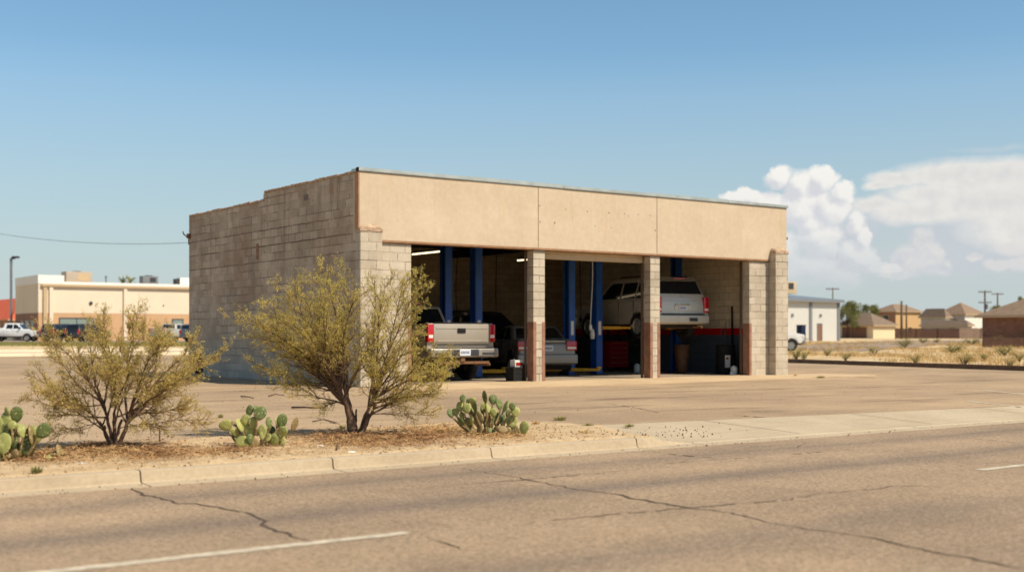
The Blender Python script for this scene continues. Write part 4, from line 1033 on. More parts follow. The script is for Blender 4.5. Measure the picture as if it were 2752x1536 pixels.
for k in range(110): b.box((-33.8+k*.305,-.03,-.3),(-33.74+k*.305,-.003,4.6))
b.build('siding_ribs',M['metal_panel'],wh_)
opening(wh_,('y',0,-1),-4.0,-3.3,0,2.0,'door','garage_door',frame='steel_grey')
for u in (-8.5,-3.5): b=MB(); b.lathe([(0,0),(.2,0),(.17,.15),(0,.2)],12,Matrix.Translation((u,-.01,3.05))@Matrix.Rotation(R(90),4,'X')); b.build('wall_light',M['steel_grey'],wh_)
p=D(2143,146); au=empty('roof_unit',(p.x,p.y+1.5,z0w+6.0),0,'beige air unit on the metal warehouse roof','air conditioner')
b=MB(); b.box((-.9,-.6,-.35),(.9,.6,1.1)); b.build('casing',M['trim_tan'],au,bevel=.04); b=MB(); b.box((-.55,-.63,.2),(.35,-.605,.95)); b.build('grille',M['steel_dark'],au)
# blue cabinet by the white truck and dark shrub under it are separate things
p=D(2153,112); bc=empty('blue_post',(p.x,p.y,rise(p.x,p.y)),0,'dark blue post box standing right of the white pickup nose','post box')
b=MB(); b.box((-.3,-.3,0),(.3,.3,1.75)); b.build('cabinet',M['lift_dark'],bc,bevel=.04); b=MB(); b.box((-.33,-.33,1.755),(.33,.33,1.83)); b.build('cap',M['steel_dark'],bc,bevel=.02); b=MB(); b.box((-.18,-.316,.8),(.18,-.303,1.5)); b.build('panel',M['lift_dark'],bc)
# ---- fences
def fence(label,px0,px1,Z,h,mat):
    a=D(px0,Z); c=D(px1,Z); L=(c-a).length; ang=math.atan2(c.y-a.y,c.x-a.x); z=rise(a.x,a.y)
    t=empty('board_fence',(a.x,a.y,z),ang,label,'fence'); b=MB(); x=0; rr=random.Random(px0)
    while x<L: b.box((x,0,-.5),(x+.28,.03,h+rr.uniform(-.05,.05))); x+=.3
    b.build('boards',M[mat],t); k=0
    while k<L: b=MB(); b.box((k,-.1,-.5),(k+.12,-.002,h+.06)); b.build('post',M[mat],t); k+=4
    return t
fence('dark brown board fence behind the dry field',2405,2578,226,1.85,'fence_dark'); fence('paler weathered board fence between the dark fence and the brick house',2578,2660,222,1.9,'fence_pale')
fence('brown board fence left of the brick house corner below the brick wall',2640,2790,98,.75,'fence_dark')

# ---- poles, lamp, cable
def utility(px,Z,ytop,label,arms=1,r_=.16,tr=True):
    p=D(px,Z); z=rise(p.x,p.y); top=zat(ytop,Z)-z; t=empty('utility_pole',(p.x,p.y,z),-vw,label,'utility pole','utility poles')
    b=MB(); b.smooth=True; b.tube([(0,0,-.5),(0,0,top)],[r_,r_*.7],8); b.build('pole',M['wood'],t)
    for k in range(arms):
        zz=top-.5-k*2.6; b=MB(); b.box((-1.6,-.08,zz),(1.6,.08,zz+.2)); ca=b.build('crossarm',M['wood'],t)
        b=MB()
        for u in (-1.4,-.7,.7,1.4): b.lathe([(0,zz+.2),(.1,zz+.2),(.06,zz+.5),(0,zz+.52)],8,Matrix.Translation((u,0,0)))
        b.build('insulators',M['steel_grey'],ca)
    if tr: b=MB(); b.lathe([(0,top-4.6),(.32,top-4.6),(.32,top-3.4),(0,top-3.3)],12,Matrix.Translation((.4,-.2,0))); b.build('transformer',M['steel_grey'],t)
utility(2423,205,808,'tall plain pole before the ochre house',0,.24,False); utility(2436,212,818,'shorter thin pole beside the tall plain pole',0,.18,False)
utility(2647,300,780,'utility pole with two crossarms over the white house',2,.3); utility(2681,330,786,'utility pole with one crossarm right of the two armed pole',1,.28); utility(2238,300,772,'utility pole rising behind the metal warehouse roof',1,.2,False)
p=D(30,150); z=rise(p.x,p.y); lp=empty('street_lamp',(p.x,p.y,z),-vw,'tall grey parking lot lamp at the far left','street lamp')
tp=zat(693,150)-z
b=MB(); b.box((-.12,-.12,0),(.12,.12,tp)); b.build('pole',M['steel_grey'],lp); b=MB(); b.box((-.08,-.1,tp-.14),(.5,.1,tp-.0)); b.box((.15,-.3,tp-.02),(.95,.3,tp+.22)); b.build('lamp_head',M['steel_dark'],lp,bevel=.03); b=MB(); b.box((-.35,-.35,-.1),(.35,.35,.7)); b.build('footing',M['far_kerb'],lp)
# overhead cable running to the back corner of the garage
def cable(P,Q,sag,rad):
    b=MB(); n=30; b.smooth=True
    b.tube([P.lerp(Q,i/n)-Vector((0,0,sag*4*(i/n)*(1-i/n))) for i in range(n+1)],rad,6); return b
A=D(-400,75); A.z=zat(525,75); Q=Vector((-.2,DEP-.09,4.08)); Q2=D(520,60); Q2.z=zat(651,60)
tag(cable(A,Q2,1.0,.016).build('overhead_cable',M['cable']),'thin overhead cable sagging across the left sky to the garage','cable')

# ---- leafy things
def leafmat(name,c1,c2,tr=.25,sc_=3):
    m=NT(name,.75,.2); v=m.pos(); n=m.noise(v,sc_,4,.6); n2=m.noise(v,sc_*9,2)
    c=m.mix(m.ramp(n,.32,.68),c1,c2); f=m.ramp(n2,.3,.7,.75,1.2); c=m.mix(1,c,m.comb(f,f,f),'MULTIPLY'); m.col(c)
    tl=m.n('ShaderNodeBsdfTranslucent'); m.t.links.new(c,tl.inputs[0]); mx=m.n('ShaderNodeMixShader'); mx.inputs[0].default_value=tr
    m.t.links.new(m.b.outputs[0],mx.inputs[1]); m.t.links.new(tl.outputs[0],mx.inputs[2]); out=m.t.nodes['Material Output']; m.t.links.new(mx.outputs[0],out.inputs[0]); return m.mat
M['leaf_tree']=leafmat('tree_leaf',srgb(104,110,66),srgb(146,142,88),sc_=.6)
M['leaf_scrub']=leafmat('scrub_leaf',srgb(128,126,70),srgb(160,150,88))
M['leaf_dry']=leafmat('dry_grass_blade',srgb(188,150,94),srgb(216,186,130),.3,.5)
M['bark']=plain('bark',srgb(92,72,56),.95,vary=.35,scale=14,bump=.4)
def leaf(b,p,sz,rr,asp=.5):
    d=Vector((rr.gauss(0,1),rr.gauss(0,1),rr.gauss(0,.7))); 
    if d.length<.01: d=Vector((1,0,0))
    d.normalize(); s=d.cross(Vector((rr.gauss(0,1),rr.gauss(0,1),rr.gauss(0,1)))); 
    if s.length<.01: s=d.orthogonal()
    s.normalize(); s*=sz*asp; n=len(b.v)
    b.v+= [tuple(p),tuple(p+d*sz*.5+s*.5),tuple(p+d*sz),tuple(p+d*sz*.5-s*.5)]; b.f.append([n,n+1,n+2,n+3]); b.m.append(0); b.sm.append(False)
def tree(px,Z,ytop,wpx,label,seed,lpc=230):
    rr=random.Random(seed); p=D(px,Z); z=rise(p.x,p.y); h=zat(ytop,Z)-z; w_=wpx/F*Z/2
    t=empty('broadleaf_tree',(p.x,p.y,z),0,label,'tree','trees far behind')
    b=MB(); b.smooth=True; b.tube([(0,0,-.3),(.1,0,h*.3),(0,.1,h*.6)],[w_*.07,w_*.05,w_*.03],8)
    cl=[]
    for k in range(26):
        a=rr.uniform(0,6.28); q=rr.random()**.5; zz=rr.uniform(.32,.95); rad=w_*.95*q*(1-abs(zz-.55)*1.1)
        c=Vector((math.cos(a)*rad,math.sin(a)*rad,h*zz)); cl.append((c,rr.uniform(.24,.4)*w_))
        if k<9: b.tube([(0,0,h*rr.uniform(.25,.5)),tuple(c*.6+Vector((0,0,h*.15))),tuple(c)],[w_*.03,w_*.02,w_*.008],5)
    b.build('trunk',M['bark'],t); b=MB()
    for c,r_ in cl:
        for k in range(lpc):
            d=Vector((rr.gauss(0,1),rr.gauss(0,1),rr.gauss(0,.8))).normalized()*r_*rr.random()**.4; leaf(b,c+d,w_*.085,rr,.7)
    b.build('crown',M['leaf_tree'],t)
for k,(px,Z,yt,wp,lab) in enumerate(((2276,236,812,74,'dark tree touching the right edge of the metal warehouse'),(2312,244,816,70,'rounded tree behind the cream house roof, left one'),(2346,252,818,66,'lighter tree behind the cream house roof, next to the ochre house'),(2678,310,820,44,'tree behind the roof between the poles and the brick house'),(2748,200,790,36,'treetop above the brick house roof at the right edge'),(20,158,884,60,'green tree behind the white pickup at the far left'),(200,300,905,50,'low tree far behind the parked suvs'))):
    tree(px,Z,yt,wp,lab,k+3)
def palm(px,Z,ytop,label,seed):
    rr=random.Random(seed); p=D(px,Z); z=rise(p.x,p.y); h=zat(ytop,Z)-z; t=empty('palm_tree',(p.x,p.y,z),0,label,'palm tree','palms behind the tan building')
    b=MB(); b.smooth=True; b.tube([(0,0,-.3),(.1,0,h*.5),(0,0,h-.9)],[.25,.2,.17],8); b.build('trunk',M['bark'],t); b=MB()
    for k in range(34):
        a=rr.uniform(0,6.28); el=rr.uniform(-.6,1.2); L=rr.uniform(1.0,1.6); dirv=Vector((math.cos(a)*math.cos(el),math.sin(a)*math.cos(el),math.sin(el)))
        c=Vector((0,0,h-.9)); pr=c
        for i in range(5):
            nx_=pr+dirv*L/5; dirv=(dirv+Vector((0,0,-.16))).normalized(); s=Vector((-math.sin(a),math.cos(a),0))*.16
            n=len(b.v); b.v+=[tuple(pr-s),tuple(pr+s),tuple(nx_+s*.8),tuple(nx_-s*.8)]; b.f.append([n,n+1,n+2,n+3]); b.m.append(0); b.sm.append(False); pr=nx_
    b.build('crown',M['leaf_tree'],t)
palm(330,230,747,'palm top above the tan building roof, left of the pair',1); palm(351,226,744,'palm top above the tan building roof, right of the pair',2)
def shrub(px,py,w_,h_,label,seed,n=420,mat='leaf_scrub',name='scrub_bush',group='scrub in the dry field',Z=None):
    rr=random.Random(seed)
    p=D(px,Z) if Z else G(px,py); z=rise(p.x,p.y); t=empty(name,(p.x,p.y,z),0,label,'shrub',group)
    b=MB(); f_=MB()
    for k in range(16):
        a=rr.uniform(0,6.28); e=Vector((math.cos(a)*w_/2*rr.uniform(.2,.9),math.sin(a)*w_/2*rr.uniform(.2,.9),h_*rr.uniform(.6,1)))
        b.tube([(0,0,-.02),tuple(e*.5+Vector((0,0,h_*.1))),tuple(e)],[w_*.012,w_*.008,w_*.003],4)
        for j in range(n//16): q=e*rr.uniform(.35,1.05)+Vector((rr.gauss(0,1),rr.gauss(0,1),rr.gauss(0,1)))*w_*.07; q.z=max(.01,q.z); leaf(f_,q,w_*.055,rr,.45)
    b.build('stem',M['bark'],t); f_.build('foliage',M[mat],t)
for k,(px,py,w_,h_,lab) in enumerate(((2432,938,1.9,.75,'largest olive scrub bush in the dry field'),(2480,930,1.5,.5,'olive scrub right of the largest scrub bush'),(2516,929,1.3,.4,'low scrub below the dark fence end'),(2612,932,2.2,.55,'dark spreading scrub left of the brick house'),(2684,934,1.6,.8,'pale scrub against the brick house wall'),(2716,934,1.2,.6,'small pale scrub at the right foot of the brick house'),
  (2590,985,.9,.5,'olive scrub beside the lot kerb at the right'),(2645,968,.7,.35,'brown scrub tuft in the field near the right kerb'),(2272,968,.8,.35,'low green scrub behind the lot kerb'),(2140,966,1.1,.55,'scrub right beside the garage corner'),(2160,968,.8,.4,'scrub beside the garage corner, second from the wall'),(2222,957,.8,.4,'small scrub halfway between the garage and the big scrub'),(2460,978,.8,.4,'grey green scrub behind the lot kerb middle'),(2715,990,.6,.4,'scrub at the right end of the lot kerb'),(2740,972,.8,.45,'scrub at the far right edge of the field'),(2160,930,1.1,.6,'dark green shrub at the foot of the blue post box'),(2560,948,2.0,.5,'wide pale scrub in the middle of the dry field'),(2350,952,1.3,.4,'faint scrub left of the middle of the field'),(2700,955,1.6,.5,'olive scrub below the brick house corner'))):
    shrub(px,py,w_,h_,lab,k+40)
shrub(386,0,1.6,3.4,'slim dry shrub standing between the parked cars and the tan building',77,900,Z=118,name='tall_shrub',mat='leaf_dry')
# ================================================================== VERGE PLANTS
def fine_leaf():
    m=leafmat('olive_leaflet',srgb(184,166,74),srgb(230,210,118),.5,2.2); return m
M['leaflet']=fine_leaf(); M['leaflet_dry']=leafmat('dry_olive_leaflet',srgb(184,164,88),srgb(226,202,122),.5,2.5)
M['stem']=plain('grey_brown_bark',srgb(104,80,62),.95,vary=.4,scale=22,bump=.5)
M['twig']=plain('pale_twig',srgb(150,118,80),.95,vary=.4,scale=22)
def bush(name,base,label,nodes,targets,seed,leafm,dens,lsz,lat=.6,tw=.7,l3=.6):
    """nodes: where the few trunks end; targets: tips of the limbs; metres from the foot (right, away, up)"""
    rr=random.Random(seed); t=empty(name,base,0,label,'desert bush','desert bushes on the verge')
    wood=MB(); wood.smooth=True; twig=MB(); fol=MB()
    U=lambda a,d,z: RT*a+FW*d+Vector((0,0,z))
    def rv(s): return Vector((rr.gauss(0,s),rr.gauss(0,s),rr.gauss(0,s)))
    def leaves(p,d,n):
        for k in range(n):
            q=p+rv(.010); dd=(d*.9+rv(.55))
            if dd.length<.1: continue
            dd.normalize(); s=dd.cross(rv(1))
            if s.length<.05: continue
            s.normalize(); L=lsz*rr.uniform(.55,1.4); W_=L*.36
            i=len(fol.v); fol.v+=[tuple(q),tuple(q+dd*L*.5+s*W_*.5),tuple(q+dd*L),tuple(q+dd*L*.5-s*W_*.5)]; fol.f.append([i,i+1,i+2,i+3]); fol.m.append(0); fol.sm.append(False)
    def twigs(p,d,L,lv,gn=1.0):
        n=max(3,int(L/.03)); pts=[p]; dd=d.copy()
        for i in range(n):
            dd=(dd+rv(.17)+Vector((0,0,.03))).normalized(); pts.append(pts[-1]+dd*L/n)
        r0=.0032 if lv==2 else .0017
        twig.tube([tuple(q) for q in pts],[r0*(1-.6*i/n) for i in range(n+1)],3,False)
        for i in range(1,n+1):
            if lv==2 and rr.random()<l3:
                sd=(dd.cross(rv(1)))
                if sd.length>.05: twigs(pts[i],(sd.normalized()+dd*.8).normalized(),L*rr.uniform(.2,.42),3,gn)
            leaves(pts[i],dd,int(dens*gn+rr.random()))
    def limb(p0,p1,r0,lv,wig,gn=1.0):
        L=(p1-p0).length; n=max(4,int(L/.055)); pts=[p0]; off=Vector((0,0,0)); vel=Vector((0,0,0))
        up=(p1.z-p0.z)/max(L,.01)
        ctrl=p0.lerp(p1,.45)+rv(.06*L)+Vector((0,0,(-.05 if up<.6 else .03)*L))
        for i in range(1,n+1):
            s=i/n; q=p0*(1-s)**2+ctrl*2*s*(1-s)+p1*s*s
            vel=vel*.55+rv(wig); off+=vel; pts.append(q+off*math.sin(math.pi*min(1,s*1.2)) if s<1 else q+off*.4)
        rad=[max(.0026,r0*(1-s_/n)**.85*.9+r0*.06) for s_ in range(n+1)]
        (wood if lv<2 else twig).tube([tuple(q) for q in pts],rad,7 if lv==0 else 5,False)
        for i in range(1,n+1):
            s=i/n; d=(pts[i]-pts[i-1]).normalized(); g=gn*min(1.3,.35+s*1.1)
            if lv==0 and s>.08 and rr.random()<lat:
                sd=d.cross(rv(1))
                if sd.length<.05: continue
                l2=L*(1-s*.6)*rr.uniform(.2,.5); e=pts[i]+(d*1.0+sd.normalized()*.6+Vector((0,0,.08))).normalized()*l2
                if e.z<.12: e.z=.12+rr.random()*.1
                limb(pts[i],e,r0*(1-s)*.45+.0025,1,wig,g)
            if (lv==1 and s>.1) or (lv==0 and s>.3):
                for q in range(2):
                    if rr.random()<tw:
                        sd=d.cross(rv(1))
                        if sd.length<.05: continue
                        twigs(pts[i],(d*.9+sd.normalized()*.75).normalized(),rr.uniform(.05,.15),2,g)
        twigs(pts[-1],(pts[-1]-pts[-2]).normalized(),rr.uniform(.08,.16),2,gn)
    N=[]
    for (a_,d_,z_,r_) in nodes:
        e=U(a_,d_,z_); st=Vector((rr.uniform(-.02,.02),rr.uniform(-.02,.02),-.03)); n=8; P=[]
        c1=st.lerp(e,.5)+rv(.03)
        for i in range(n+1):
            s=i/n; P.append(st*(1-s)**2+c1*2*s*(1-s)+e*s*s+rv(.004))
        wood.tube([tuple(q) for q in P],[r_*(1.25-.5*i/n) for i in range(n+1)],9,False); N.append((e,r_,P))
    for (a_,d_,z_,r_) in targets:
        e=U(a_,d_,z_)
        best=min(N,key=lambda q:(q[0]-e).length+abs(q[0].x-e.x)*.4+rr.random()*.22)
        k=rr.choice((8,8,8,7,6,5)); st=best[2][k]
        limb(st,e,min(r_,best[1]*.8),0,.0045)
    wood.build('trunk',M['stem'],t); twig.build('twigs',M['twig'],t); fol.build('foliage',leafm,t)
    print(name,len(fol.f),'leaves')
    return t
def tg(L,bx,by,s,rr,sq=.95):
    return [((x-bx)/s*sq,d if d is not None else rr.uniform(-.45,.45),(by-y)/s,r_) for x,y,r_,d in L]
rb=random.Random(21)
N1=[(268,1130,.018,-.05),(272,1085,.016,.06),(300,1110,.02,.08),(332,1125,.018,-.06),(352,1105,.022,.03),(290,1140,.014,-.1)]
T1=[(75,1005,.016,-.1),(62,1075,.009,.2),(95,958,.013,.4),(155,905,.013,-.3),(215,890,.014,.3),(270,868,.014,.0),(300,905,.011,-.45),(345,860,.015,.2),(385,925,.012,-.3),(400,885,.010,.5),(445,930,.015,.0),(470,915,.013,-.4),(515,935,.016,.1),(562,958,.015,.3),(530,1005,.012,-.3),(490,1090,.010,.1),(560,1130,.006,.15),(170,1040,.010,-.45),(155,1165,.006,-.15),(430,1030,.010,.5),(250,960,.010,.55),(320,960,.010,.5),(395,1140,.004,-.2),(190,950,.012,.1),(360,980,.01,-.5),(130,1075,.008,.1),(540,975,.012,-.1)]
bush('desert_bush',(*G(310,1208)[:2],0.0),'sparse leggy desert bush between the two left cacti',tg(N1,310,1208,263,rb),tg(T1,310,1208,263,rb),11,M['leaflet_dry'],2.6,.0185,.62,.78,.6)
N2=[(935,1105,.036,.0),(905,1040,.030,-.06),(925,1060,.026,.08),(992,1110,.028,.0),(1008,1060,.02,.06),(1015,1085,.018,-.08),(955,1100,.014,.06)]
T2=[(655,850,.022,-.2),(690,985,.011,.1),(720,880,.018,.3),(735,840,.02,-.35),(765,800,.022,.1),(800,790,.02,-.4),(840,765,.024,.35),(874,742,.026,.0),(890,800,.02,-.5),(930,790,.02,.4),(958,758,.022,-.1),(1000,755,.018,.2),(1045,765,.018,-.15),(1085,762,.017,.2),(1122,790,.016,-.1),(1095,850,.014,.5),(1120,910,.012,-.4),(1050,870,.014,-.5),(990,880,.016,.5),(1180,960,.016,.1),(1212,1002,.018,-.2),(1200,985,.014,.3),(1190,1060,.014,.0),(1140,1020,.014,-.45),(1150,1118,.006,.2),(760,1010,.012,-.3),(700,900,.016,-.1),(820,900,.018,-.55),(770,930,.015,.5),(860,860,.018,.6),(1090,950,.013,.4),(1030,990,.012,-.5),(868,1090,.004,-.1),(780,860,.018,.0),(910,850,.018,.1),(810,840,.018,.25),(690,862,.016,.15),(745,905,.015,-.3),(1160,1020,.014,.2)]
bush('desert_bush',(*G(958,1172)[:2],0.0),'dense round olive desert bush before the garage corner',tg(N2,958,1172,231,rb),tg(T2,958,1172,231,rb),31,M['leaflet'],2.3,.0175,.6,.74,.6)

# ---- prickly pears
def padmat(name,c1,c2):
    m=NT(name,.6,.3); v=m.pos(); n=m.noise(v,7,4,.6); vo=m.n('ShaderNodeTexVoronoi'); m.t.links.new(v,vo.inputs['Vector']); vo.inputs['Scale'].default_value=38
    c=m.mix(m.ramp(n,.35,.65),c1,c2); c=m.mix(m.ramp(vo.outputs['Distance'],.12,.26,.85,0),c,srgb(206,196,140)); sc_=m.noise(v,16,4,.7); c=m.mix(m.ramp(sc_,.60,.68,0,.7),c,srgb(150,124,80)); m.col(c); m.bump(vo.outputs['Distance'],.5,.006); return m.mat
M['pad']=padmat('cactus_pad',srgb(130,134,72),srgb(172,168,98)); M['pad_shade']=padmat('shaded_cactus_pad',srgb(74,86,44),srgb(104,112,60)); M['pad_old']=padmat('old_cactus_pad',srgb(146,120,76),srgb(120,104,66))  # lit and shaded pad greens: the dark one has shade in its colour
def cactus(label,base_px,L,seed,scale=None,name='prickly_pear'):
    rr=random.Random(seed); bp=G(*base_px); s=F/((bp-CAM).dot(FW)); t=empty(name,bp,0,label,'cactus','prickly pear cacti on the verge')
    stems=MB()
    for i,it in enumerate(L):
        x,y,w_,h_=it[:4]; tilt=R(it[4] if len(it)>4 else rr.uniform(-12,12)); kind=it[5] if len(it)>5 else None
        W_=w_/s*1.12; Hh=h_/s*1.16; zc=(base_px[1]-y)/s; xc=(x-base_px[0])/s
        full=max(W_,Hh*.72); yaw=math.acos(min(1,W_/full))*rr.choice((-1,1)); 
        if yaw==0: yaw=rr.uniform(-.25,.25)
        d=rr.uniform(-.13,.13) if zc>.1 else rr.uniform(-.16,-.02)
        b=MB(); b.smooth=True; nu,nv=16,7; th=.0125*min(1.3,full/.1+.3)
        # obovate disc: narrow foot, rounded head
        vs=[]; fs=[]
        def P(a,q,side):
            ca,sa=math.cos(a),math.sin(a); wd=(full/2)*(1-.20*max(0,-sa)**1.2+.0*sa); wob=1+.03*math.sin(3*a+i)
            return (wd*ca*q*wob, side*th*math.sqrt(max(0,1-q**2.6)), Hh/2*sa*q*wob)
        for side in (1,-1):
            base=len(vs); vs.append((0,side*th,0))
            for j in range(1,nv+1):
                q=(j/nv)**.8
                for k in range(nu): vs.append(P(2*math.pi*k/nu,q,side))
            for k in range(nu): fs.append((base,base+1+k,base+1+(k+1)%nu) if side<0 else (base,base+1+(k+1)%nu,base+1+k))
            for j in range(nv-1):
                for k in range(nu):
                    a=base+1+j*nu+k; a2=base+1+j*nu+(k+1)%nu; q4=(a,a2,a2+nu,a+nu); fs.append(q4 if side>0 else q4[::-1])
        Mx=Matrix.Translation(RT*xc+FW*d+Vector((0,0,zc)))@Matrix.Rotation(-vw,4,'Z')@Matrix.Rotation(tilt,4,'Y')@Matrix.Rotation(yaw,4,'Z')@Matrix.Rotation(R(rr.uniform(-24,14)),4,'X')
        b.add([Mx@Vector(v) for v in vs],fs)
        # rim fruit on some
        mt=kind or ('pad_old' if (zc<.12 and rr.random()<.6) else rr.choice(('pad','pad','pad_shade','pad')))
        b.build('pad',M[mt],t)
        if zc-Hh/2<.02: continue
        # a short woody joint carries each pad down towards the clump's foot
        foot=Mx@Vector((0,0,-Hh/2)); tgt=Vector((foot.x*.55,foot.y*.55,max(0,foot.z-.16)))
        stems.tube([tuple(foot+Vector((0,0,.012))),tuple(foot.lerp(tgt,.5)+Vector((0,0,-.01))),tuple(tgt)],[.009,.013,.016],6)
    for k in range(5):
        a=rr.uniform(0,6.28); stems.tube([(0,0,0),(math.cos(a)*.1,math.sin(a)*.1,.07)],[.02,.014],6)
    if stems.f: stems.smooth=True; stems.build('woody_stem',M['pad_old'],t)
    return t
f2=lambda L,ox,oy,k:[(ox+i[0]/k,oy+i[1]/k,i[2]/k,i[3]/k,*i[4:]) for i in L]
CB=[(265,368,90,70,-20,'pad'),(320,425,52,70,-35),(425,270,52,75,-5,'pad_shade'),(472,268,22,66,0,'pad_shade'),(530,278,78,90,22,'pad_shade'),(425,330,58,80,0,'pad'),(477,345,50,80,0),(390,360,26,90,0),(400,410,32,66),(440,410,72,80,0,'pad'),(512,412,64,80,-8,'pad'),(398,470,80,84,-8,'pad'),(422,500,56,60,0,'pad'),(355,425,36,76,-10),(340,355,14,50,-30,'pad_old'),(585,345,32,70,-5,'pad_shade'),(572,412,62,66,0,'pad_shade'),(623,350,20,62,3),(668,335,62,95,5,'pad_shade'),(682,402,64,66,0,'pad'),(625,400,28,62),(740,365,26,95,32,'pad_old'),(620,462,60,78,0,'pad'),(668,475,56,54,0,'pad'),(522,445,50,72),(460,455,40,70),(575,450,36,60),(490,480,60,60),(645,430,40,60)]
cactus('low cactus in two mounds between the bushes, a thin pad leaning right',(680,1199),f2(CB,500,1000,2.576),5)
k8=7.99
CC=[(510,400,120,160,0,'pad_shade'),(730,450,150,150,0,'pad'),(620,460,70,120,0,'pad_shade'),(455,570,160,190,0,'pad'),(600,600,190,210,-25,'pad'),(240,720,110,190,-20,'pad_shade'),(350,690,150,170,0,'pad'),(710,650,140,170,0,'pad'),(735,540,80,120,0,'pad'),(500,760,130,140,0,'pad'),(615,910,160,190,0,'pad'),(985,360,90,250,2,'pad_shade'),(1155,430,170,200,5,'pad_shade'),(1290,540,120,220,-8,'pad_shade'),(1430,580,70,260,5,'pad'),(960,600,140,250,0,'pad'),(1070,640,80,220,0,'pad'),(1170,690,140,180,0),(1570,560,130,150,0,'pad_shade'),(1640,680,170,200,10,'pad'),(1560,880,240,260,0,'pad'),(860,810,190,270,-10,'pad_old'),(1050,890,230,250,0,'pad_old'),(1230,860,200,260,5,'pad_shade'),(1370,880,110,250),(1825,1010,180,260,12,'pad'),(1620,1090,240,220,0,'pad_old'),(1370,1050,200,160,0,'pad_old'),(1230,1090,100,220,0,'pad_old'),(870,1060,90,260,0,'pad_old'),(720,1130,130,180,0,'pad_old'),(790,600,50,240,0,'pad_shade'),(700,860,60,200),(480,880,90,200,-40,'pad_shade'),(1480,720,90,180,0,'pad_shade'),(1000,1080,60,160),(1130,1120,120,200,0,'pad_shade'),(650,1020,90,160,-20,'pad_shade'),(1490,1080,120,160,0,'pad_old'),(930,720,60,160)]
cactus('wide full cactus right of the dense bush, one tall pad upright in its middle',(1315,1171),f2(CC,1180,1020,k8),8)
kA=5.99
CA=[(305,310,170,240,5,'pad_shade'),(90,290,100,170,-10,'pad'),(60,400,170,240,0,'pad'),(250,480,140,130,0,'pad'),(140,380,60,180),(255,580,150,200,0,'pad'),(385,580,110,200,0,'pad'),(470,590,90,190,0,'pad'),(725,575,210,235,35,'pad_shade'),(590,640,90,260,12,'pad'),(510,640,30,300,-5,'pad_old'),(120,770,240,310,0,'pad'),(450,820,190,290,12,'pad_shade'),(390,780,90,220,5,'pad'),(210,880,160,260,5,'pad_shade'),(320,930,110,130,0,'pad_old'),(30,920,120,280,-5,'pad_shade'),(-60,520,260,330,0,'pad'),(-160,760,260,330,0,'pad_shade'),(-30,960,240,260,0,'pad_old'),(-180,360,180,240,-10,'pad'),(20,560,120,260,0,'pad_shade'),(140,560,90,170),(270,760,110,200,0,'pad_shade'),(80,520,80,220,0,'pad'),(-200,980,240,240,0,'pad_old'),(-330,600,230,300,-20,'pad'),(-300,860,200,260,0,'pad_shade')]
cactus('big cactus cut off by the left edge, round pad sticking out right',(40,1240),f2(CA,0,1060,kA),13)
cactus('tiny young cactus pad with a pale dry stalk left of the sparse bush',(151,1236),f2([(905,980,150,150,5,'pad_shade'),(880,1000,80,110,-10,'pad'),(985,910,20,220,-5,'pad_old')],0,1060,kA),17,name='young_prickly_pear')

# ---- litter, straw, twigs, stones on the verge
def inpoly(x,y): return -13.55<y<-10.9 and x<-3.4
def stalks(name,label,blobs,n,mat,L0,L1,seed,hmax=.02):
    rr=random.Random(seed); b=MB()
    tot=sum(w_ for *_,w_ in blobs)
    for k in range(n):
        q=rr.random()*tot
        for (cx,cy,rx,ry,w_) in blobs:
            q-=w_
            if q<=0: break
        a=rr.uniform(0,6.28); u=abs(rr.gauss(0,.5)); px=cx+math.cos(a)*rx*u; py=cy+math.sin(a)*ry*u
        p=G(px,py); 
        if not inpoly(p.x,p.y): continue
        p.z=max(0,verge_z(p.x,p.y))+.002+rr.random()*hmax
        th=rr.uniform(0,6.28); L=rr.uniform(L0,L1); d=Vector((math.cos(th),math.sin(th),rr.gauss(0,.22))); s=Vector((-d.y,d.x,rr.uniform(-1,1))).normalized()*rr.uniform(.0015,.004)
        c=p+d*L*.5+Vector((0,0,L*.12)); e=p+d*L; i=len(b.v); e.z=max(e.z,.004)
        b.v+=[tuple(p-s),tuple(p+s),tuple(c+s),tuple(c-s),tuple(e+s*.3),tuple(e-s*.3)]; b.f+=[[i,i+1,i+2,i+3],[i+3,i+2,i+4,i+5]]; b.m+=[0,0]; b.sm+=[False,False]
    return tag(b.build(name,M[mat]),label,'plant litter',None,'stuff')
stalks('leaf_litter','brown dry plant litter lying under the two bushes',[(300,1208,220,26,3),(960,1180,230,32,4),(430,1225,140,22,1),(1130,1180,170,28,2),(620,1215,150,12,.6),(90,1235,130,20,1)],13000,'litter',.03,.11,3,.03)
stalks('dry_straw','pale dry straw scattered over the verge',[(300,1220,260,34,2),(960,1190,300,40,2),(1180,1160,220,26,2.4),(120,1230,150,26,1),(1340,1175,160,22,1.2),(560,1225,420,22,.7),(1150,1135,120,14,1.5)],10000,'straw',.03,.12,4,.035)
def rocks(name,label,n,seed,s0,s1,mat,area):
    rr=random.Random(seed); b=MB()
    for k in range(n):
        x,y=area(rr); s=s0+(s1-s0)*rr.random()**3; z=max(.0,verge_z(x,y)) if (x<-2.7 and y>-13.6) else 0.
        i=len(b.v)
        for j in range(5): a=j*1.2566+rr.random(); b.v.append((x+math.cos(a)*s*rr.uniform(.7,1.2),y+math.sin(a)*s*rr.uniform(.6,1.1),z-.01))
        for j in range(5): a=j*1.2566+rr.random()*.8; b.v.append((x+math.cos(a)*s*.6,y+math.sin(a)*s*.55,z+s*rr.uniform(.4,.9)))
        b.f+=[[i+5,i+6,i+7,i+8,i+9]]+[[i+j,i+(j+1)%5,i+5+(j+1)%5,i+5+j] for j in range(5)]; b.m+=[0]*6; b.sm+=[False]*6
    return tag(b.build(name,M[mat]),label,'pebbles',None,'stuff')
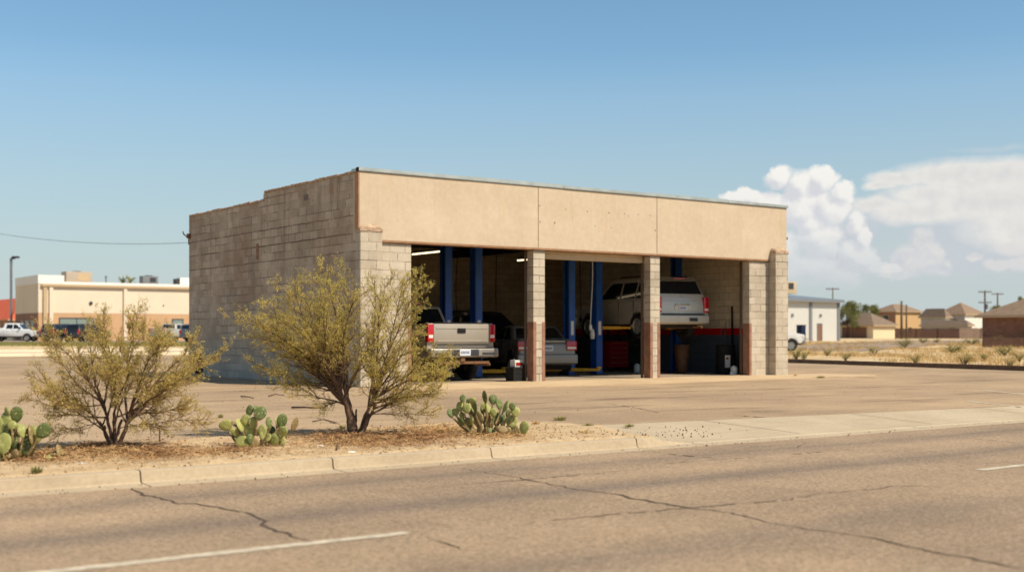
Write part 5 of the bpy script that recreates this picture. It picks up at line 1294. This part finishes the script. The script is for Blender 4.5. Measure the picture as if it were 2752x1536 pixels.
rocks('pebbles','small tan stones scattered over the sandy verge',2600,5,.004,.022,'stone',lambda rr:(rr.uniform(-15,-3.3),rr.uniform(-13.58,-10.7)))
rocks('dark_crumbs','dark crumbs of soil over the verge and its edges',900,6,.004,.018,'clod',lambda rr:(rr.uniform(-15,-3.2),rr.uniform(-13.58,-10.2)))
def scatter_px(rr):
    p=G(rr.gauss(1830,70),rr.gauss(1165,10)); return p.x,p.y
o=rocks('driveway_gravel','loose dark gravel strewn on the driveway near the kerb end',60,9,.005,.013,'clod',scatter_px)
def gut(rr): return (rr.uniform(-14,8),-13.9+rr.gauss(0,.06))
o=rocks('gutter_grit','dark grit lying along the gutter',260,10,.004,.012,'clod',gut); o.location.z=-.10
def lotp_(rr): return (rr.uniform(-13,12),rr.uniform(-10.5,-1))
rocks('lot_grit','grit scattered over the parking lot',700,12,.004,.014,'clod',lotp_)
# fallen sticks
def stick(pts,r_,label):
    P=[G(*p) for p in pts]; c=P[0].copy(); b=MB(); b.smooth=True
    b.tube([tuple(p-c+Vector((0,0,r_+.008+(.02 if 0<i<len(P)-1 else 0)))) for i,p in enumerate(P)],[r_*(1-.4*i/len(P)) for i in range(len(P))],7)
    o=b.build('fallen_stick',M['stem']); o.location=c; return tag(o,label,'stick','dead sticks on the ground')
stick([(785,1098),(815,1101),(840,1102),(862,1103),(875,1096)],.016,'straight dead stick lying on the lot left of the dense bush')
stick([(648,1067),(665,1071),(682,1072)],.012,'short dark stick on the lot behind the middle cactus')
stick([(722,1066),(740,1064),(764,1064)],.012,'thin dark stick on the lot behind the dense bush')
stick([(905,1212),(915,1190),(922,1178)],.012,'dark forked twig stuck in the litter left of the dense bush trunk')
stick([(840,1135),(870,1133),(905,1138)],.008,'thin curved twig on the lot behind the dense bush trunk')
b=MB(); p=G(429,1188)
b.tube([tuple(p),tuple(p+Vector((.0,.0,.17)))],.008,6); tag(b.build('dead_stalk',M['stem']),'short dead stalk standing upright right of the sparse bush','stalk')
# grass tufts
def tuft(px,py,w_,h_,label,seed,mat,n=60):
    rr=random.Random(seed); p=G(px,py); b=MB()
    for k in range(n):
        a=rr.uniform(0,6.28); r0=rr.random()*w_*.25; c=Vector((math.cos(a)*r0,math.sin(a)*r0,0)); L=h_*rr.uniform(.5,1.1); d=Vector((math.cos(a)*rr.uniform(.1,.9),math.sin(a)*rr.uniform(.1,.9),1)).normalized(); s=Vector((-math.sin(a),math.cos(a),0))*.0035
        m_=c+d*L*.6; e=m_+(d+Vector((math.cos(a)*.5,math.sin(a)*.5,-.3))).normalized()*L*.4
        i=len(b.v); b.v+=[tuple(c-s),tuple(c+s),tuple(m_+s),tuple(m_-s),tuple(e)]; b.f+=[[i,i+1,i+2,i+3],[i+3,i+2,i+4]]; b.m+=[0,0]; b.sm+=[False,False]
    o=b.build('grass_tuft',M[mat]); o.location=p; return tag(o,label,'grass tuft','grass tufts on the verge')
tuft(98,1273,.16,.09,'pale yellow green grass tuft at the kerb below the left cactus',1,'leaf_scrub',90)
tuft(918,1152,.2,.08,'small green tuft left of the dense bush trunk',2,'leaf_scrub')
tuft(592,1122,.14,.07,'tiny tuft behind the left pad of the middle cactus',3,'leaf_scrub')
tuft(1505,1129,.35,.08,'green weeds at the lot edge right of the wide cactus',4,'leaf_scrub',110)
tuft(1580,1145,.3,.05,'flat green weeds near the end of the kerb',5,'leaf_scrub',90)
tuft(1690,1146,.28,.05,'flat green weeds where the driveway meets the lot',6,'leaf_scrub',90)
tuft(1570,1165,.3,.07,'dry brown tuft at the narrow end of the verge',7,'leaf_dry',90)
tuft(2205,1015,.5,.08,'green weeds on the slab edge right of the garage',8,'leaf_scrub',120)
tuft(2137,1011,.25,.08,'dry weeds at the foot of the right pilaster',9,'leaf_dry',80)
tuft(1440,1140,.2,.06,'thin grass right of the wide cactus',10,'leaf_dry',80)
# white scraps of paper
for k,(px,py,lab) in enumerate(((218,1248,'white scrap of paper on the sand below the sparse bush'),(945,1216,'white flat stone chip before the dense bush at the kerb'),(860,1200,'pale scrap in the litter left of the dense bush'))):
    p=G(px,py); b=MB(); rr=random.Random(k); n=7
    b.v=[(math.cos(i*.9)*.055*rr.uniform(.6,1.1),math.sin(i*.9)*.04*rr.uniform(.6,1.1),.012+.012*rr.random()) for i in range(n)]+[(math.cos(i*.9)*.05,math.sin(i*.9)*.035,0) for i in range(n)]
    b.f=[list(range(n))]+[[i,i+n,(i+1)%n+n,(i+1)%n] for i in range(n)]; b.m=[0]*len(b.f); b.sm=[False]*len(b.f)
    o=b.build('paper_scrap',M['b_white']); o.location=p; tag(o,lab,'litter')
# rubble in the shade against the side wall
rbm=random.Random(4)
for k,(px,py,w_,h_,lab) in enumerate(((706,1018,.5,.3,'leaning broken slab in the shade at the foot of the side wall'),(540,1008,.35,.28,'dark wheel rim leaning on the side wall near its back end'))):
    p=G(px,py); 
    if k==0:
        b=MB(); b.box((-.3,-.05,0),(.1,.05,.34),Matrix.Rotation(.5,4,'Y')); b.box((.05,-.15,0),(.45,.15,.09)); b.box((.2,-.3,0.0),(.8,-.05,.06)); o=b.build('broken_slab',M['stone'],bevel=.02)
    else:
        b=MB(); b.smooth=True; Mx=Matrix.Rotation(R(75),4,'Y'); b.lathe([(.2,-.08),(.3,-.08),(.33,0),(.3,.08),(.2,.08),(.17,0),(.2,-.08)],24,Mx@Matrix.Translation((-.33,0,0))); o=b.build('old_tyre',M['tyre'])
    o.location=p; tag(o,lab,'rubble' if k==0 else 'tyre')
# dry grass over the far field
def field():
    rr=random.Random(99); b=MB()
    for k in range(9000):
        d=rr.uniform(0,1)**.7
        p=D(rr.uniform(2110,2850),40+d*90)
        if mnoise.noise(Vector((p.x*.13,p.y*.13,3)))<rr.uniform(-.1,.25): continue
        edge=23.8+(p.y)*.17
        if p.x<edge+.4: continue
        z=rise(p.x,p.y); h_=rr.uniform(.08,.28)
        for j in range(5):
            a=rr.uniform(0,6.28); q=Vector((p.x+rr.gauss(0,.12),p.y+rr.gauss(0,.12),z-.02)); s=Vector((math.cos(a),math.sin(a),0))*.018; e=q+Vector((rr.gauss(0,.08),rr.gauss(0,.08),h_))
            i=len(b.v); b.v+=[tuple(q-s),tuple(q+s),tuple(e)]; b.f.append([i,i+1,i+2]); b.m.append(0); b.sm.append(False)
    tag(b.build('dry_grass',M['leaf_dry']),'dry yellow grass covering the field behind the lot','grass',None,'stuff')
    b=MB()
    for k in range(5000):
        p=D(rr.uniform(-60,560),rr.uniform(104,122)); z=rise(p.x,p.y); h_=rr.uniform(.06,.2)
        for j in range(4):
            a=rr.uniform(0,6.28); q=Vector((p.x+rr.gauss(0,.2),p.y+rr.gauss(0,.2),z-.02)); s=Vector((math.cos(a),math.sin(a),0))*.03; e=q+Vector((rr.gauss(0,.05),rr.gauss(0,.05),h_))
            i=len(b.v); b.v+=[tuple(q-s),tuple(q+s),tuple(e)]; b.f.append([i,i+1,i+2]); b.m.append(0); b.sm.append(False)
    tag(b.build('verge_grass',M['leaf_scrub']),'yellow green grass strip before the parked cars on the left','grass',None,'stuff')
field()
# ================================================================== LIGHT, SKY, CAMERA
SUN=Vector((.36,-.74,1.0)).normalized()
el=math.asin(SUN.z); az=math.atan2(SUN.x,SUN.y)
sl=bpy.data.lights.new('sun','SUN'); sl.energy=4.5; sl.angle=R(.55); sl.color=(1,.91,.77)
so=bpy.data.objects.new('sun',sl); COL.objects.link(so); so.rotation_euler=SUN.to_track_quat('Z','Y').to_euler(); so.location=(20,-30,40)
wd=bpy.data.worlds.new('World'); sc.world=wd; wd.use_nodes=True; wt=wd.node_tree; wt.nodes.clear()
class WT(NT):
    def __init__(s,t): s.t=t
w=WT(wt)
sky=w.n('ShaderNodeTexSky'); sky.sky_type='NISHITA'; sky.sun_disc=False; sky.sun_elevation=el; sky.sun_rotation=az
sky.air_density=SKY_AIR; sky.dust_density=SKY_DUST; sky.ozone_density=SKY_OZ; sky.altitude=800
tc=w.n('ShaderNodeTexCoord').outputs['Generated']; s3=w.sep(tc)
hor=w.math('SQRT',w.math('ADD',w.math('MULTIPLY',s3[0],s3[0]),w.math('MULTIPLY',s3[1],s3[1])))
# azimuth from north-east (the garden side of the sky) and elevation, both in degrees
azd=w.math('MULTIPLY',w.math('ARCTAN2',w.math('SUBTRACT',w.math('MULTIPLY',s3[0],FW.y),w.math('MULTIPLY',s3[1],FW.x)),w.math('ADD',w.math('MULTIPLY',s3[0],FW.x),w.math('MULTIPLY',s3[1],FW.y))),57.2958)
eld=w.math('MULTIPLY',w.math('ARCTAN2',s3[2],hor),57.2958)
def cp(px,py):
    X=px-CX; return (math.degrees(math.atan2(X,F)), math.degrees(math.atan2(HOR-py,math.hypot(F,X))))
base=w.comb(azd,eld,0)
def noise3(vec,scale,detail,rough):
    nd=w.n('ShaderNodeTexNoise'); wt.links.new(vec,nd.inputs['Vector']); nd.inputs['Scale'].default_value=scale; nd.inputs['Detail'].default_value=detail; nd.inputs['Roughness'].default_value=rough
    return nd.outputs
def warp(vec,amp,scale,detail,rough):
    c=noise3(vec,scale,detail,rough)['Color']
    a=w.n('ShaderNodeVectorMath',operation='SUBTRACT'); wt.links.new(c,a.inputs[0]); a.inputs[1].default_value=(.5,.5,.5)
    m_=w.n('ShaderNodeVectorMath',operation='MULTIPLY'); wt.links.new(a.outputs[0],m_.inputs[0]); m_.inputs[1].default_value=amp
    d=w.n('ShaderNodeVectorMath',operation='ADD'); wt.links.new(vec,d.inputs[0]); wt.links.new(m_.outputs[0],d.inputs[1]); return d.outputs[0]
def blobs(vec,L,soft=.12):
    p=w.sep(vec); tot=None
    for px,py,rx,ry in L:
        a,e=cp(px,py); rx=rx*.0170; ry=ry*.0170
        dx=w.math('MULTIPLY',w.math('SUBTRACT',p[0],a),1/rx); dy=w.math('MULTIPLY',w.math('SUBTRACT',p[1],e),1/ry)
        d=w.math('SUBTRACT',1,w.math('SQRT',w.math('ADD',w.math('MULTIPLY',dx,dx),w.math('MULTIPLY',dy,dy))))
        if tot is None: tot=d
        else: tot=w.math('SMOOTH_MAX',tot,d,soft)
    return tot
CUM=[(2098,478,44,36),(2150,500,45,50),(2205,485,52,42),(2262,520,34,36),(2230,560,55,55),(2150,570,80,60),(2200,640,75,60),(2180,720,90,50),(2300,690,50,50),(2090,680,90,90),(2120,740,120,40),(2270,745,60,40),(2350,722,48,16),(2400,728,30,12),(2010,525,60,22),(1970,520,45,12),(2050,560,70,50),(2320,640,26,40),(2330,700,40,30)]
CUM2=[(2478,640,34,34),(2500,690,34,50),(2440,700,44,50),(2530,722,30,20),(2410,735,60,22),(2620,690,26,14)]
CUM3=[(2740,668,60,18),(2690,710,50,16),(2752,705,50,22)]
ANV=[(2700,470,260,55),(2560,470,170,40),(2420,480,90,24),(2380,500,60,14),(2650,540,260,60),(2500,520,110,36),(2800,520,200,90),(2350,548,100,24),(2460,565,140,40),(2760,600,180,80)]
VEIL=[(2380,570,150,50),(2620,620,230,110),(2300,620,80,60),(2550,700,260,70),(2760,650,200,130),(2250,720,200,60)]
CUM+=[(2020,640,60,60),(2060,720,90,34),(2180,600,60,50),(2300,600,30,40)]
WISP=[(2640,402,90,12),(2720,395,80,10),(2540,425,60,8)]
v1=warp(warp(base,(.7,.6,0),.8,3,.5),(.30,.27,0),3.2,5,.62)
vs_=warp(warp(base,(1.8,.6,0),.5,4,.6),(.3,.16,0),2.4,4,.6)
ero=noise3(base,2.6,5,.65)['Fac']; c1=w.math('SUBTRACT',blobs(v1,CUM,.10),w.math('MULTIPLY',w.math('SUBTRACT',ero,.45),.35)); c2_=blobs(v1,CUM2,.12); c3_=blobs(v1,CUM3,.12); an=blobs(vs_,ANV,.25); ve=blobs(vs_,VEIL,.35); wi=blobs(vs_,WISP,.2)
# shading: look a little towards the sun (upper right) into the same field
off=w.n('ShaderNodeVectorMath',operation='ADD'); wt.links.new(v1,off.inputs[0]); off.inputs[1].default_value=(.28,.34,0)
c1s=blobs(off.outputs[0],CUM,.10)
nb=noise3(warp(base,(.5,.5,0),1.2,3,.5),1.5,5,.55)['Fac']
lit=w.ramp(w.math('ADD',w.math('SUBTRACT',c1,c1s),w.math('MULTIPLY',w.math('SUBTRACT',nb,.45),.8)),-.24,.34)
K=CLOUD_K
def C(r,g,b): c=srgb(r,g,b); return (c[0]*K,c[1]*K,c[2]*K,1)
colc=w.mix(lit,C(216,217,222),C(251,247,240))
sky_c=sky.outputs[0]
tint=w.mix(1,sky_c,SKY_TINT,'MULTIPLY')
dk=w.ramp(eld,2,11,.70,1); tint=w.mix(1,tint,w.comb(dk,dk,dk),'MULTIPLY')
# paler low down
f=w.ramp(eld,0,13,1,0); f=w.math('MULTIPLY',f,.95); tint=w.mix(f,tint,C(197,207,209))
lowf=w.math('SMOOTH_MIN',w.ramp(eld,.9,3.2),1,.1)
out=w.mix(w.math('MULTIPLY',w.ramp(wi,0,.8,0,.22),1),tint,C(225,222,220))
out=w.mix(w.math('MULTIPLY',w.ramp(ve,-.2,.55,0,.72),lowf),out,C(203,206,214))
al=w.mix(w.ramp(an,.1,.9),C(242,238,230),C(228,225,221))
al=w.mix(w.math('MULTIPLY',w.ramp(nb,.42,.7),.55),al,C(212,213,216)); out=w.mix(w.ramp(an,-.06,.45,0,.93),out,al)
out=w.mix(w.math('MULTIPLY',w.ramp(c3_,-.05,.35,0,.7),lowf),out,C(226,222,220))
out=w.mix(w.math('MULTIPLY',w.ramp(c2_,-.05,.3,0,.72),lowf),out,w.mix(w.ramp(nb,.35,.65),C(208,210,216),C(232,228,222)))
en=noise3(base,.9,3,.5)['Fac']; ew=w.math('ADD',.08,w.math('MULTIPLY',w.ramp(en,.35,.68),.45)); ca=w.math('DIVIDE',w.math('ADD',c1,.05),ew,clamp=True)
colc=w.mix(w.ramp(eld,8,2.5,0,.5),colc,C(208,212,217))
out=w.mix(w.math('MULTIPLY',w.math('MULTIPLY',ca,.96),w.ramp(eld,2.2,4.6,.2,1)),out,colc)
bg=w.n('ShaderNodeBackground'); wt.links.new(out,bg.inputs[0]); bg.inputs[1].default_value=SKY_STR
wo=w.n('ShaderNodeOutputWorld'); wt.links.new(bg.outputs[0],wo.inputs[0])

cd=bpy.data.cameras.new('camera'); cam=bpy.data.objects.new('camera',cd); COL.objects.link(cam)
cam.location=CAM; cam.rotation_euler=(R(90),0,-math.atan2(FW.x,FW.y)); cd.sensor_width=36; cd.lens=F/2752*36; cd.shift_y=(HOR-768)/2752
cd.clip_end=6000; cd.clip_start=.05
cd.dof.use_dof=True; cd.dof.focus_distance=18.5; cd.dof.aperture_fstop=1.3
sc.camera=cam
sc.view_settings.view_transform='Standard'; sc.view_settings.look='None'; sc.view_settings.gamma=1; sc.view_settings.exposure=EXPO
sc.cycles.max_bounces=9; sc.cycles.diffuse_bounces=7; sc.cycles.glossy_bounces=3; sc.cycles.use_denoising=True
